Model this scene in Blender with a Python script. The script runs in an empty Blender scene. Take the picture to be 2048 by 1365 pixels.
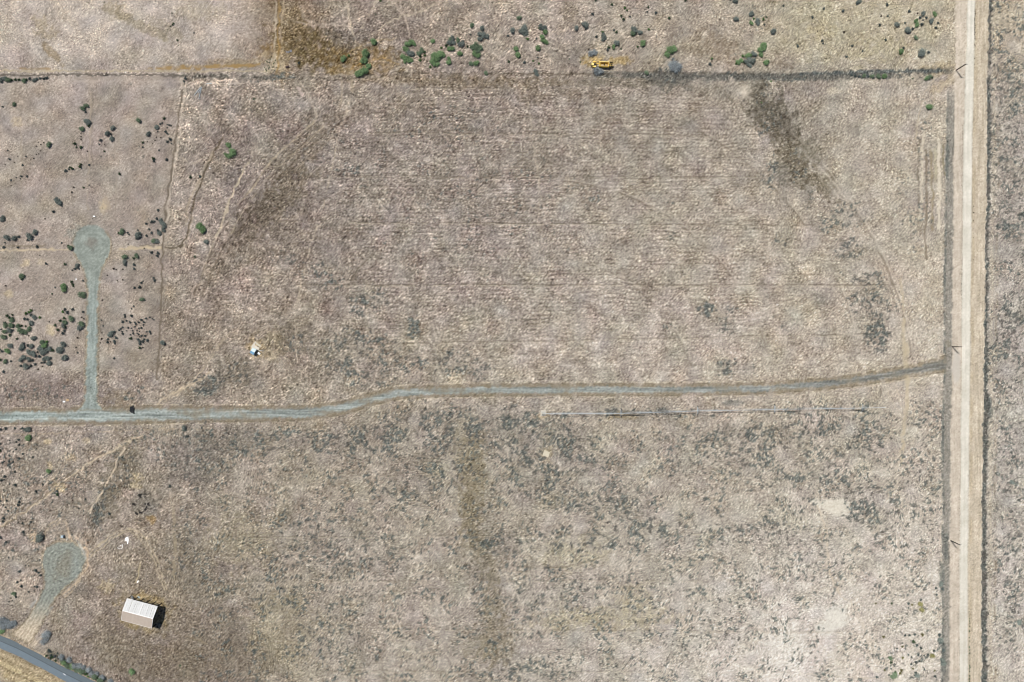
import bpy, math, random
import numpy as np
from math import radians, sin, cos, pi, atan2, hypot

# ------------------------------------------------------------------ camera, light, exposure
S = 0.3            # metres per photograph pixel on the ground
CX, CY = 1024.0, 682.5
H = 409.6          # height the drone flies at
scene = bpy.context.scene
cam_d = bpy.data.cameras.new('camera')
cam_d.sensor_width = 36.0
cam_d.lens = 24.0
cam_d.clip_end = 30000.0
cam = bpy.data.objects.new('camera', cam_d)
scene.collection.objects.link(cam)
cam.location = (0, 0, H)
scene.camera = cam

SUN_TO = np.array([-0.334, 0.411, 0.848])
SUN_TO /= np.linalg.norm(SUN_TO)
world = bpy.data.worlds.new('World')
scene.world = world
world.use_nodes = True
wn = world.node_tree
sky = wn.nodes.new('ShaderNodeTexSky')
sky.sky_type = 'NISHITA'
sky.sun_disc = False
sky.sun_elevation = math.asin(SUN_TO[2])
sky.sun_rotation = atan2(SUN_TO[0], SUN_TO[1]) % (2 * pi)
sky.altitude = 1300
wn.links.new(sky.outputs[0], wn.nodes['Background'].inputs[0])
wn.nodes['Background'].inputs[1].default_value = 0.048
sun_d = bpy.data.lights.new('sun', 'SUN')
sun_d.energy = 4.2
sun_d.angle = radians(0.53)
sun_d.color = (1.0, 0.962, 0.90)
sun = bpy.data.objects.new('sun', sun_d)
scene.collection.objects.link(sun)
from mathutils import Vector
sun.rotation_euler = Vector(tuple(-SUN_TO)).to_track_quat('-Z', 'Y').to_euler()
scene.view_settings.view_transform = 'Standard'
scene.view_settings.look = 'None'
scene.view_settings.gamma = 1.0
scene.view_settings.use_curve_mapping = False
scene.view_settings.exposure = 0.50
scene.cycles.filter_width = 0.9

C = scene.collection
random.seed(7)
RNG = np.random.default_rng(11)
GAIN = 1.62        # what a flat surface of albedo 1 shows, linear


def lin(c):
    c = np.asarray(c, float) / 255.0
    return np.where(c <= 0.04045, c / 12.92, ((c + 0.055) / 1.055) ** 2.4)


def alb(*c):       # the albedo that shows this photograph colour in full sun
    v = np.clip(lin(c) / GAIN, 0.004, 0.9)
    return (float(v[0]), float(v[1]), float(v[2]), 1.0)


def P(px, py, h=0.0):   # photograph pixel of a point at height h -> ground x, y
    k = (1 - h / H) * S
    return ((px - CX) * k, (CY - py) * k)


# ------------------------------------------------------------------ the land, as arrays
ST = 2.0
M = 64
xs = np.arange(-M, 2048 + M + 1, ST)
ys = np.arange(-M, 1366 + M + 1, ST)
NX, NY = len(xs), len(ys)
X, Y = np.meshgrid(xs, ys)
FX = np.fft.fftfreq(NX, ST)[None, :]
FY = np.fft.fftfreq(NY, ST)[:, None]


def band(l, seed, ax=1.0, ay=1.0):
    """Noise of wavelengths about l pixels, mean 0, deviation 1; ax, ay stretch it."""
    w = np.random.default_rng(seed).standard_normal((NY, NX))
    f = np.sqrt((FX * ax) ** 2 + (FY * ay) ** 2) * l
    g = np.exp(-(f ** 2) * 0.9) * (1 - np.exp(-(f ** 2) * 2.5))
    n = np.fft.ifft2(np.fft.fft2(w) * g).real
    return n / n.std()


def fractal(l, seed, octs=4, gain=0.6):
    n = 0
    a = 1.0
    for i in range(octs):
        n = n + a * band(max(l / 2 ** i, 4), seed + i * 17)
        a *= gain
    return n / n.std()


WN = RNG.standard_normal((NY, NX))
N4, N6, N9, N14 = band(4.5, 1), band(6.5, 2), band(10, 3), band(15, 4)
N25, N50, N110 = band(26, 5), band(55, 6), band(120, 7)
FR = fractal(60, 40, 5, 0.72)
FS = fractal(18, 90, 3, 0.8)
ROWS = band(9, 21, 9.0, 0.75)      # tilled rows, long in x
ROWF = band(5, 22, 8.0, 0.9)
COLS = band(9, 23, 0.55, 12.0)     # streaks along the big road


def sm(a, b, x):
    t = np.clip((x - a) / (b - a), 0, 1)
    return t * t * (3 - 2 * t)


# mean colours over the ground, one per 128 pixels (rows down, columns across)
T = np.array([  # the brightening toward the lower right is sun hot spot painted into the soil
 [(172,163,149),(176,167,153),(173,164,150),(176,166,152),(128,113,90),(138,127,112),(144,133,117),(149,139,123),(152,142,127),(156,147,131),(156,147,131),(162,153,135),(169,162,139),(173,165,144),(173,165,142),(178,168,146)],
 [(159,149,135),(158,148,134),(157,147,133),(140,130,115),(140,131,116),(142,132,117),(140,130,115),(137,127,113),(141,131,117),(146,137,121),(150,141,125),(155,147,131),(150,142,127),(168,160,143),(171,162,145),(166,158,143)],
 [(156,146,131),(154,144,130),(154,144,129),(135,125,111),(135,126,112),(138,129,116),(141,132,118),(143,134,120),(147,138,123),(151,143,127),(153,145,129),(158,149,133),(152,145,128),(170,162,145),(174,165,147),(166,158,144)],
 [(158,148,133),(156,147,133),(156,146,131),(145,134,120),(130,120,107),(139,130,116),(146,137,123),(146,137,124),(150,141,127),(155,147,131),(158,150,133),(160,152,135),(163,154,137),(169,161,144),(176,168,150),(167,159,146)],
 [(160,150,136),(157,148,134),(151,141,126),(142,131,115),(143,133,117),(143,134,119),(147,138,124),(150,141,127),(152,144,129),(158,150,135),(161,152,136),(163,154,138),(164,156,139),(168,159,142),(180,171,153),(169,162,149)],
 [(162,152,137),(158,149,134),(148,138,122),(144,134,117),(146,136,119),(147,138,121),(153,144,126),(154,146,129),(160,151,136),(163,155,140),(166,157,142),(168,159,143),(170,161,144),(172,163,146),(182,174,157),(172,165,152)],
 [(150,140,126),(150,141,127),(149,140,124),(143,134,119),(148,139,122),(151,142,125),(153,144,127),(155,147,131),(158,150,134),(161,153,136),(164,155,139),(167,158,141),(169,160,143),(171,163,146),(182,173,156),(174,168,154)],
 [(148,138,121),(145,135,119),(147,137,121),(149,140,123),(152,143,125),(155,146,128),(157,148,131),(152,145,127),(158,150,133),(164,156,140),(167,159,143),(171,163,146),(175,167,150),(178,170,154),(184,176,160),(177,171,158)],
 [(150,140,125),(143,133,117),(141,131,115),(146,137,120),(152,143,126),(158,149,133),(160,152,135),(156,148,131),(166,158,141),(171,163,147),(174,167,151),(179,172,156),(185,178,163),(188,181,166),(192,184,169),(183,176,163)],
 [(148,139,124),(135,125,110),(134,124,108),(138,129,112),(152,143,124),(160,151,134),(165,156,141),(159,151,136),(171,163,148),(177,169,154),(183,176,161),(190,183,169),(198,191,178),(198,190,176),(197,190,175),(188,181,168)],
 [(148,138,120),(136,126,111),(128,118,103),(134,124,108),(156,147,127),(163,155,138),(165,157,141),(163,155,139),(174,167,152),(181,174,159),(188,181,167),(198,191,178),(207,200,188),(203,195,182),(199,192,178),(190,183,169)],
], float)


def cubic(T):
    gx = np.clip((xs - 64) / 128.0, 0, 14.999)
    gy = np.clip((ys - 64) / 128.0, 0, 9.999)
    ix, iy = gx.astype(int), gy.astype(int)
    fx, fy = (gx - ix), (gy - iy)
    fx = (fx * fx * (3 - 2 * fx))[None, :, None]
    fy = (fy * fy * (3 - 2 * fy))[:, None, None]
    a = T[iy][:, ix] * (1 - fx) + T[iy][:, ix + 1] * fx
    b = T[iy + 1][:, ix] * (1 - fx) + T[iy + 1][:, ix + 1] * fx
    return a * (1 - fy) + b * fy


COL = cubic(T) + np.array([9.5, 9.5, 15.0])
Z = 0.012 * N6 + 0.03 * N14 + 0.10 * N50 + 0.25 * N110
GR = np.ones((NY, NX))               # how much grain the ground shows
WEB = np.zeros((NY, NX))             # how much of the pale web of game trails


def win(x0, y0, x1, y1):
    a = max(int((x0 + M) / ST), 0); b = min(int((x1 + M) / ST) + 2, NX)
    c = max(int((y0 + M) / ST), 0); d = min(int((y1 + M) / ST) + 2, NY)
    return slice(c, max(d, c + 1)), slice(a, max(b, a + 1))


def blob(cx, cy, rx, ry, deg=0, edge=0.35, rough=0.3):
    r = max(rx, ry) * 1.6
    w = win(cx - r, cy - r, cx + r, cy + r)
    a = radians(deg)
    dx, dy = X[w] - cx, Y[w] - cy
    u = (dx * cos(a) + dy * sin(a)) / rx
    v = (-dx * sin(a) + dy * cos(a)) / ry
    n = N25 if max(rx, ry) > 22 else N14
    d = np.sqrt(u * u + v * v) + rough * (0.6 * n[w] + 0.35 * N9[w] + 0.2 * N6[w])
    return w, 1 - sm(1 - edge, 1 + edge, d)


def pseg(pts, px, py):
    """Distance to a polyline, and how far along it (0..1)."""
    best = np.full(px.shape, 1e9)
    par = np.zeros(px.shape)
    side = np.zeros(px.shape)
    n = len(pts) - 1
    for i in range(n):
        (ax, ay), (bx, by) = pts[i][:2], pts[i + 1][:2]
        ex, ey = bx - ax, by - ay
        L = ex * ex + ey * ey
        t = np.clip(((px - ax) * ex + (py - ay) * ey) / L, 0, 1)
        qx, qy = px - ax - t * ex, py - ay - t * ey
        d = np.sqrt(qx * qx + qy * qy)
        m = d < best
        best = np.where(m, d, best)
        par = np.where(m, (i + t), par)
        side = np.where(m, np.sign(ex * qy - ey * qx), side)
    return best, par, side


def stroke(pts, w, soft=1.2, wob=0.0):
    xa = [p[0] for p in pts]; ya = [p[1] for p in pts]
    g = w + soft * 2 + 6
    W = win(min(xa) - g, min(ya) - g, max(xa) + g, max(ya) + g)
    d, par, side = pseg(pts, X[W] + wob * N25[W], Y[W] + wob * N14[W])
    return W, 1 - sm(w / 2 - soft * 0.5, w / 2 + soft, d), d, par, side


def polysdf(poly, px, py):
    d = np.full(px.shape, 1e9); ins = np.zeros(px.shape, bool)
    n = len(poly)
    for i in range(n):
        ax, ay = poly[i]; bx, by = poly[(i + 1) % n]
        ex, ey = bx - ax, by - ay
        t = np.clip(((px - ax) * ex + (py - ay) * ey) / (ex * ex + ey * ey), 0, 1)
        d = np.minimum(d, np.hypot(px - ax - t * ex, py - ay - t * ey))
        c = ((ay > py) != (by > py)) & (px < (bx - ax) * (py - ay) / ((by - ay) if by != ay else 1e-9) + ax)
        ins ^= c
    return np.where(ins, -d, d)

def paint(w, m, col, a=1.0):
    m = (m * a)[..., None]
    COL[w] = COL[w] * (1 - m) + np.array(col, float) * m


def shift(w, m, col, a=1.0):
    COL[w] = COL[w] + (m * a)[..., None] * np.array(col, float)


def line(pts, w, col, a=0.6, soft=1.0, wob=0.8, brk=0.5, z=0.0):
    W, m, d, par, side = stroke(pts, w, soft, wob)
    m = m * np.clip(1 - brk * (0.5 + 0.7 * N25[W] + 0.3 * N9[W]), 0, 1)
    paint(W, m, col, a)
    GR[W] *= 1 - min(0.9, a * 1.2) * m
    if z:
        Z[W] += z * m
    return W, m


# broad mottling
COL += (5.8 * FR + 2.5 * N110)[..., None] * np.array([1, 1, 1.0])
COL += (1.1 * N50)[..., None] * np.array([1, 0.2, -0.9])
COL += (0.8 * band(80, 77))[..., None] * np.array([0.3, -0.5, 0.6])
COL += (3.4 * band(34, 78))[..., None] * np.array([1, 1, 0.95])

mid = sm(380, 520, X) * (1 - sm(1350, 1600, X)) * sm(170, 210, Y) * (1 - sm(650, 760, Y))
COL -= (mid * 7 * np.clip(0.7 * N50 + 0.5 * N25 - 0.1, 0, 2))[..., None] * np.array([1, 1.05, 0.8])
# the web of pale trails is strong on the left and in the middle
def webadd(cx, cy, rx, ry, v, deg=0):
    w, m = blob(cx, cy, rx, ry, deg, 0.4, 0.25)
    WEB[w] = np.maximum(WEB[w], m * v)
webadd(760, 250, 420, 260, 0.75); webadd(900, 560, 420, 260, 0.6); webadd(470, 520, 150, 260, 0.75)
webadd(900, 70, 320, 90, 0.7); webadd(480, 200, 110, 80, 0.9); webadd(560, 740, 260, 90, 0.8)
webadd(360, 250, 40, 110, 0.9); webadd(1300, 560, 380, 300, 0.3); webadd(300, 1020, 320, 260, 0.5)
webadd(700, 1050, 400, 260, 0.3); webadd(660, 60, 110, 60, 0.9)

# patches: cx, cy, rx, ry, turn, colour, strength
PATCH = [
 (640,98,88,42,12,(104,91,66),0.95),(700,115,60,26,0,(118,99,68),0.7),(590,60,22,40,0,(120,104,78),0.6),(690,75,48,22,18,(112,105,100),0.7),(735,60,30,14,0,(118,109,104),0.6),
 (563,120,20,42,0,(142,124,94),0.52),(742,128,30,30,0,(138,119,90),0.55),(700,140,52,9,0,(140,121,88),0.58),(775,122,26,24,0,(126,108,80),0.6),
 (815,60,26,18,0,(120,110,102),0.7),(770,40,34,22,0,(122,112,103),0.55),(870,60,40,20,0,(128,118,108),0.5),(905,40,26,24,0,(126,116,106),0.5),
 (480,126,80,8,0,(148,132,104),0.38),(430,132,90,4,0,(164,148,116),0.38),(540,105,22,16,0,(140,112,70),0.55),(545,125,26,20,0,(206,198,178),0.5),
 (1137,22,16,22,10,(128,117,102),0.6),(1345,60,14,22,0,(130,118,108),0.5),(1430,95,50,26,15,(134,121,106),0.6),(1560,130,26,10,10,(140,128,114),0.6),(1500,75,10,26,0,(150,138,130),0.4),
 (1060,165,90,10,0,(122,111,96),0.7),(920,165,110,12,0,(118,106,90),0.7),(780,160,90,8,0,(124,112,96),0.55),(1240,165,80,12,0,(116,110,98),0.7),(1340,158,46,20,0,(108,106,100),0.75),(1060,190,26,22,30,(118,107,93),0.55),(1145,190,18,14,0,(120,108,94),0.5),(1200,195,20,16,0,(122,110,96),0.5),
 (1535,215,38,58,-20,(106,100,89),0.9),(1570,258,28,38,0,(108,102,92),0.85),(1592,325,24,62,-35,(112,104,90),0.85),(1640,370,12,46,-42,(120,112,98),0.7),(1565,345,14,24,-20,(118,114,104),0.6),(1620,300,18,30,-40,(124,118,104),0.6),
 (470,380,26,70,18,(134,124,120),0.7),(450,330,22,30,0,(128,118,106),0.5),(440,400,26,30,10,(158,148,142),0.4),(465,350,18,22,0,(112,106,104),0.5),(430,440,20,30,15,(150,140,134),0.5),
 (560,395,80,30,-45,(112,103,90),0.8),(510,435,50,26,-45,(110,101,90),0.75),(480,480,50,26,-40,(120,110,98),0.5),(600,305,90,24,-45,(118,108,96),0.65),(690,240,70,16,-35,(128,116,106),0.45),(540,480,80,40,-20,(128,118,106),0.45),
 (860,245,70,26,-10,(126,117,108),0.4),(720,300,60,30,0,(126,116,108),0.4),(990,430,60,26,0,(128,119,110),0.45),(830,200,60,20,0,(132,122,108),0.4),
 (905,270,60,16,0,(134,124,112),0.4),(1080,330,60,30,0,(132,124,114),0.4),(870,380,70,40,0,(134,125,115),0.35),
 (580,680,42,30,0,(124,116,104),0.75),(475,745,30,30,20,(124,116,104),0.75),(640,700,26,30,0,(122,117,106),0.6),(640,745,40,24,0,(128,121,110),0.5),(545,690,26,34,0,(150,138,112),0.4),(420,770,36,16,-40,(118,114,106),0.7),
 (390,920,60,56,0,(118,112,106),0.6),(470,880,50,30,0,(126,120,110),0.5),(250,910,22,40,30,(128,120,104),0.6),(270,890,34,22,0,(132,124,110),0.5),(240,950,30,46,30,(118,110,97),0.6),(197,1025,14,46,22,(114,108,98),0.8),(225,1000,22,36,20,(120,112,98),0.6),(300,960,40,30,0,(134,126,114),0.4),
 (290,1010,26,26,0,(128,122,112),0.8),(300,1022,14,22,0,(130,126,122),0.5),(360,1100,26,50,0,(132,124,112),0.5),(380,1080,30,26,0,(122,116,106),0.4),
 (320,1180,90,90,0,(134,124,108),0.5),(430,1290,110,60,25,(126,116,104),0.55),(330,1330,110,40,0,(126,115,100),0.55),(400,1160,30,40,0,(126,119,108),0.5),(240,1290,60,30,0,(124,114,100),0.5),(220,1260,40,30,0,(128,118,104),0.4),
 (925,900,24,50,0,(150,142,122),0.5),(945,960,26,90,5,(140,131,112),0.8),(940,1030,22,60,0,(134,125,106),0.8),(965,1110,18,60,-15,(132,124,108),0.8),(985,1190,20,60,0,(138,130,114),0.65),(992,1280,34,56,0,(136,127,112),0.75),(960,1300,30,24,0,(150,142,122),0.4),
 (1150,1110,60,30,0,(178,172,146),0.4),(1240,1235,90,22,0,(168,160,132),0.45),(1130,1240,60,22,0,(176,168,140),0.4),(1270,1190,40,24,0,(170,162,136),0.4),(480,1080,60,50,0,(150,142,118),0.4),(560,1260,60,70,0,(158,150,126),0.4),
 (1570,1300,42,52,0,(238,234,228),0.55),(1840,1265,60,30,20,(220,214,204),0.55),(1810,1330,50,30,0,(218,212,200),0.5),(1720,1310,60,40,0,(212,204,190),0.4),  # first entry paints the glare of the hot spot opposite the sun
 (1855,660,34,44,0,(200,192,182),0.6),(1870,600,24,60,0,(190,180,162),0.4),(1490,182,11,12,0,(222,212,198),0.8),(1666,182,14,8,0,(214,204,186),0.6),(1540,185,12,16,0,(206,198,186),0.5),
 (210,411,11,15,0,(204,188,160),0.75),(34,244,13,10,0,(200,186,160),0.6),(50,527,9,7,0,(202,188,160),0.7),(85,525,8,6,0,(202,190,166),0.6),(17,588,9,8,0,(200,186,158),0.6),(102,660,10,9,0,(210,197,168),0.7),(240,428,34,38,0,(166,154,146),0.6),(100,520,50,40,0,(168,156,146),0.5),(90,600,60,50,0,(168,157,148),0.5),(120,560,40,40,0,(170,160,150),0.4),
 (212,1174,16,14,-30,(196,182,150),0.6),(190,1215,20,14,-30,(178,166,156),0.6),(50,1160,26,12,0,(188,174,160),0.7),(40,1190,30,22,0,(180,168,154),0.5),(160,1240,24,18,0,(164,150,144),0.5),(95,885,8,6,0,(196,180,152),0.6),(143,915,12,8,20,(190,174,148),0.6),(118,975,14,9,20,(200,184,152),0.7),(94,885,6,5,0,(200,186,158),0.6),(172,882,8,6,0,(190,176,150),0.6),(98,930,5,10,0,(196,180,150),0.6),
 (64,1075,10,12,0,(198,180,150),0.6),(276,955,14,10,20,(188,174,140),0.6),(272,970,12,8,0,(186,172,140),0.5),(303,1040,12,7,0,(160,128,76),0.5),(1240,122,22,8,0,(176,150,92),0.5),(1185,122,22,12,0,(188,160,96),0.6),
 (288,1222,44,34,15,(160,142,104),0.75),(1086,832,12,8,0,(164,142,108),0.4),(1240,832,26,8,0,(150,136,110),0.6),(1270,826,30,5,0,(120,118,112),0.6),(1325,823,16,6,0,(116,118,116),0.7),(1225,822,10,7,0,(112,114,112),0.7),(1465,806,22,6,0,(112,114,112),0.5),
 (1092,907,14,14,0,(164,150,122),0.6),(512,697,17,21,-20,(164,146,112),0.7),(1897,688,5,8,0,(150,130,80),0.7),(1880,138,34,14,0,(168,154,124),0.5),(1885,170,26,10,-30,(186,172,146),0.6),
 (80,783,80,22,0,(146,134,124),0.6),(60,800,40,12,0,(150,142,126),0.4),(240,800,36,20,0,(146,134,112),0.5),(300,790,60,22,-25,(168,156,142),0.4),
 (1350,132,16,12,0,(132,138,142),0.6),(960,1150,24,30,0,(126,120,112),0.4),
 (92,100,4,14,-35,(140,122,96),0.6),(110,110,6,26,-38,(140,124,98),0.5),(88,55,18,30,-40,(158,146,122),0.5),(230,20,26,16,20,(158,146,122),0.5),(280,50,70,9,28,(152,142,120),0.45),(130,30,50,10,50,(186,176,162),0.5),(20,60,40,30,0,(180,170,156),0.4),(180,20,20,14,0,(196,188,176),0.5),(330,60,40,14,30,(150,142,122),0.35),(400,20,50,20,0,(164,154,134),0.4),(380,95,26,6,20,(192,182,172),0.5),
 (1700,60,120,60,0,(176,168,142),0.4),(1760,100,60,30,0,(178,170,142),0.35),(1640,60,30,16,0,(184,172,138),0.35),
 (40,1265,26,10,0,(182,164,140),0.6),(60,1282,20,12,30,(206,192,174),0.8),
]
for (cx, cy, rx, ry, dg, col, a) in PATCH:
    w, m = blob(cx, cy, rx, ry, dg)
    if min(rx, ry) > 9:
        m = m * np.clip(0.9 + 0.28 * N14[w] + 0.22 * N6[w] + 0.12 * WN[w], 0, 1)
    paint(w, m, col, min(a * 1.05, 1))
for w, m in (blob(1490,182,11,12), blob(210,411,11,15)):
    GR[w] *= 1 - 0.85 * m
    WEB[w] *= 1 - m
for poly, col in (([(1624,1002),(1660,1000),(1694,1001),(1693,1034),(1674,1033),(1655,1022),(1636,1014)], (220,215,204)), ([(1650,1219),(1670,1213),(1689,1216),(1691,1250),(1672,1260),(1650,1268),(1634,1262),(1636,1250),(1650,1240)], (224,221,214))):
    q = np.array(poly, float); w = win(q[:, 0].min() - 20, q[:, 1].min() - 20, q[:, 0].max() + 20, q[:, 1].max() + 20)
    sd = polysdf(q, X[w], Y[w]) + 1.6 * N9[w] + 1.2 * N14[w]
    m = 1 - sm(-1.5, 3.5, sd); paint(w, m, col, 0.95); GR[w] *= 1 - 0.7 * m; WEB[w] *= 1 - m; COL[w] += (m * (4 * N14[w] + 3 * N6[w]))[..., None]
    paint(w, 1 - sm(0, 14, sd + 3 * N6[w]), col, 0.3)
w = win(1190, 30, 1560, 140); shift(w, 0.5 * np.ones_like(X[w]), (6, 5, 2))

# smoother plots of the upper left
m = (1 - sm(352, 366, X + 0.07 * (Y - 170))) * (1 - sm(735, 745, Y + 1.5 * N14)) * sm(150, 158, Y)
GR *= 1 - 0.45 * m
WEB *= 1 - 0.8 * m
m = (1 - sm(550, 556, X)) * (1 - sm(140, 148, Y))
GR *= 1 - 0.25 * m
WEB *= 1 - 0.85 * m
# a darker block boundary below the left plots and at x = 322
w = win(-64, 742, 300, 815); shift(w, sm(742, 745, Y[w] + N9[w]) * (1 - sm(265, 300, X[w])), (-9, -10, -8))
w = win(322, 490, 420, 760); shift(w, sm(322, 326, X[w] + N9[w]) * (1 - sm(360, 420, X[w])), (-8, -8, -9))

# tilled field inside the sweep of the pivot
rp = np.sqrt((X - 1086) ** 2 + (Y - 826) ** 2)
ang = np.arctan2(826 - Y, X - 1086)
tilled = (1 - sm(690, 745, rp)) * (1 - sm(745, 762, Y)) * sm(176, 196, Y)
COL += (tilled * (4.0 * ROWS * sm(-0.9, 1.0, N110 + 0.5) + 4.5 * ROWF))[..., None]
furrow = np.sin(2 * pi * (Y + 1.6 * N110 + 1.2 * band(70, 140, 2.5, 1)) / 7.8)
fmask = tilled * sm(640, 760, X) * (1 - sm(1480, 1620, X)) * (1 - sm(640, 720, Y)) * np.clip(0.8 + 0.25 * N50 + 0.35 * band(30, 141, 5, 1), 0, 1.2)
COL += (9.5 * furrow * fmask)[..., None]
Z += tilled * 0.03 * ROWS + 0.03 * furrow * fmask
low = sm(852, 880, Y) * sm(350, 420, X) * (1 - sm(1860, 1890, X))
COL += (low * 1.6 * ROWF)[..., None]
# darker collar on the left flank of the circle
fl = np.exp(-((rp - 705) / 38) ** 2) * sm(2.35, 2.55, ang) * (1 - sm(2.95, 3.1, ang))
COL += (-9 * fl * np.clip(1 + 0.4 * N14, 0, 2))[..., None] * np.array([1, 1, 0.9])
# wheel tracks of the pivot and of the plough
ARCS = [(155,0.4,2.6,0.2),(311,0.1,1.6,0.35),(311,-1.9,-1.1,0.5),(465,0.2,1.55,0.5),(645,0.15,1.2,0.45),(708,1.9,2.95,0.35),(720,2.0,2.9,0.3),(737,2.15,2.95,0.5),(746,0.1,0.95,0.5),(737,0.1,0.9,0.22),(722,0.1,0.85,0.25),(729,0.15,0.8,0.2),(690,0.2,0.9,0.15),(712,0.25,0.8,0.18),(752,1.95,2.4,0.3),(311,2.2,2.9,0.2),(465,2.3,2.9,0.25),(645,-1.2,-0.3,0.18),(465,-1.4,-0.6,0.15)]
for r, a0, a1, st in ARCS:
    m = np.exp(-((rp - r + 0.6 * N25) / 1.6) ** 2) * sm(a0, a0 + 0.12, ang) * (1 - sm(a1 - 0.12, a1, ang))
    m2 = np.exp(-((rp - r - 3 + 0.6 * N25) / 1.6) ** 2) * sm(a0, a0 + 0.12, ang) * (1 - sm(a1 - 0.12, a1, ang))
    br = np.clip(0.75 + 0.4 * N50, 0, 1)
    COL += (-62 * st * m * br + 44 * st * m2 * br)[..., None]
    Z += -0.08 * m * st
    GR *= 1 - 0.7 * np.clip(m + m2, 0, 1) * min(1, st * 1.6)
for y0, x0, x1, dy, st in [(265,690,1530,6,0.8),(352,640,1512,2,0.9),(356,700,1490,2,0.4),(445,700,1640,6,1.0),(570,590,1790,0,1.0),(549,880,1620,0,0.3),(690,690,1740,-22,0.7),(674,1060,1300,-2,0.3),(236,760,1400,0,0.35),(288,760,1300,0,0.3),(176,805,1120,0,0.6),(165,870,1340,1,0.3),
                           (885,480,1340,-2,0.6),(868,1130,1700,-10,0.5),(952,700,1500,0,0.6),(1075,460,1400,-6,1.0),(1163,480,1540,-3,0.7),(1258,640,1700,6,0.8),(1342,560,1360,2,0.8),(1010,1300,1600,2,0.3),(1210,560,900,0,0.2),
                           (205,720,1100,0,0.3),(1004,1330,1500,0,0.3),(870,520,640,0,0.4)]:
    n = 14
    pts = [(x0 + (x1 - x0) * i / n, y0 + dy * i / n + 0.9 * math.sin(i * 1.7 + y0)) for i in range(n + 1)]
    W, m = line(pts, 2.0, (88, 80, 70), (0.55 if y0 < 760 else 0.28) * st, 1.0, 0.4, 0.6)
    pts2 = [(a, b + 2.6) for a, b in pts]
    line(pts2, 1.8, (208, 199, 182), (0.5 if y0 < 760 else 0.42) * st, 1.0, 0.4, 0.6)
    Z[W] -= 0.06 * m

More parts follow.
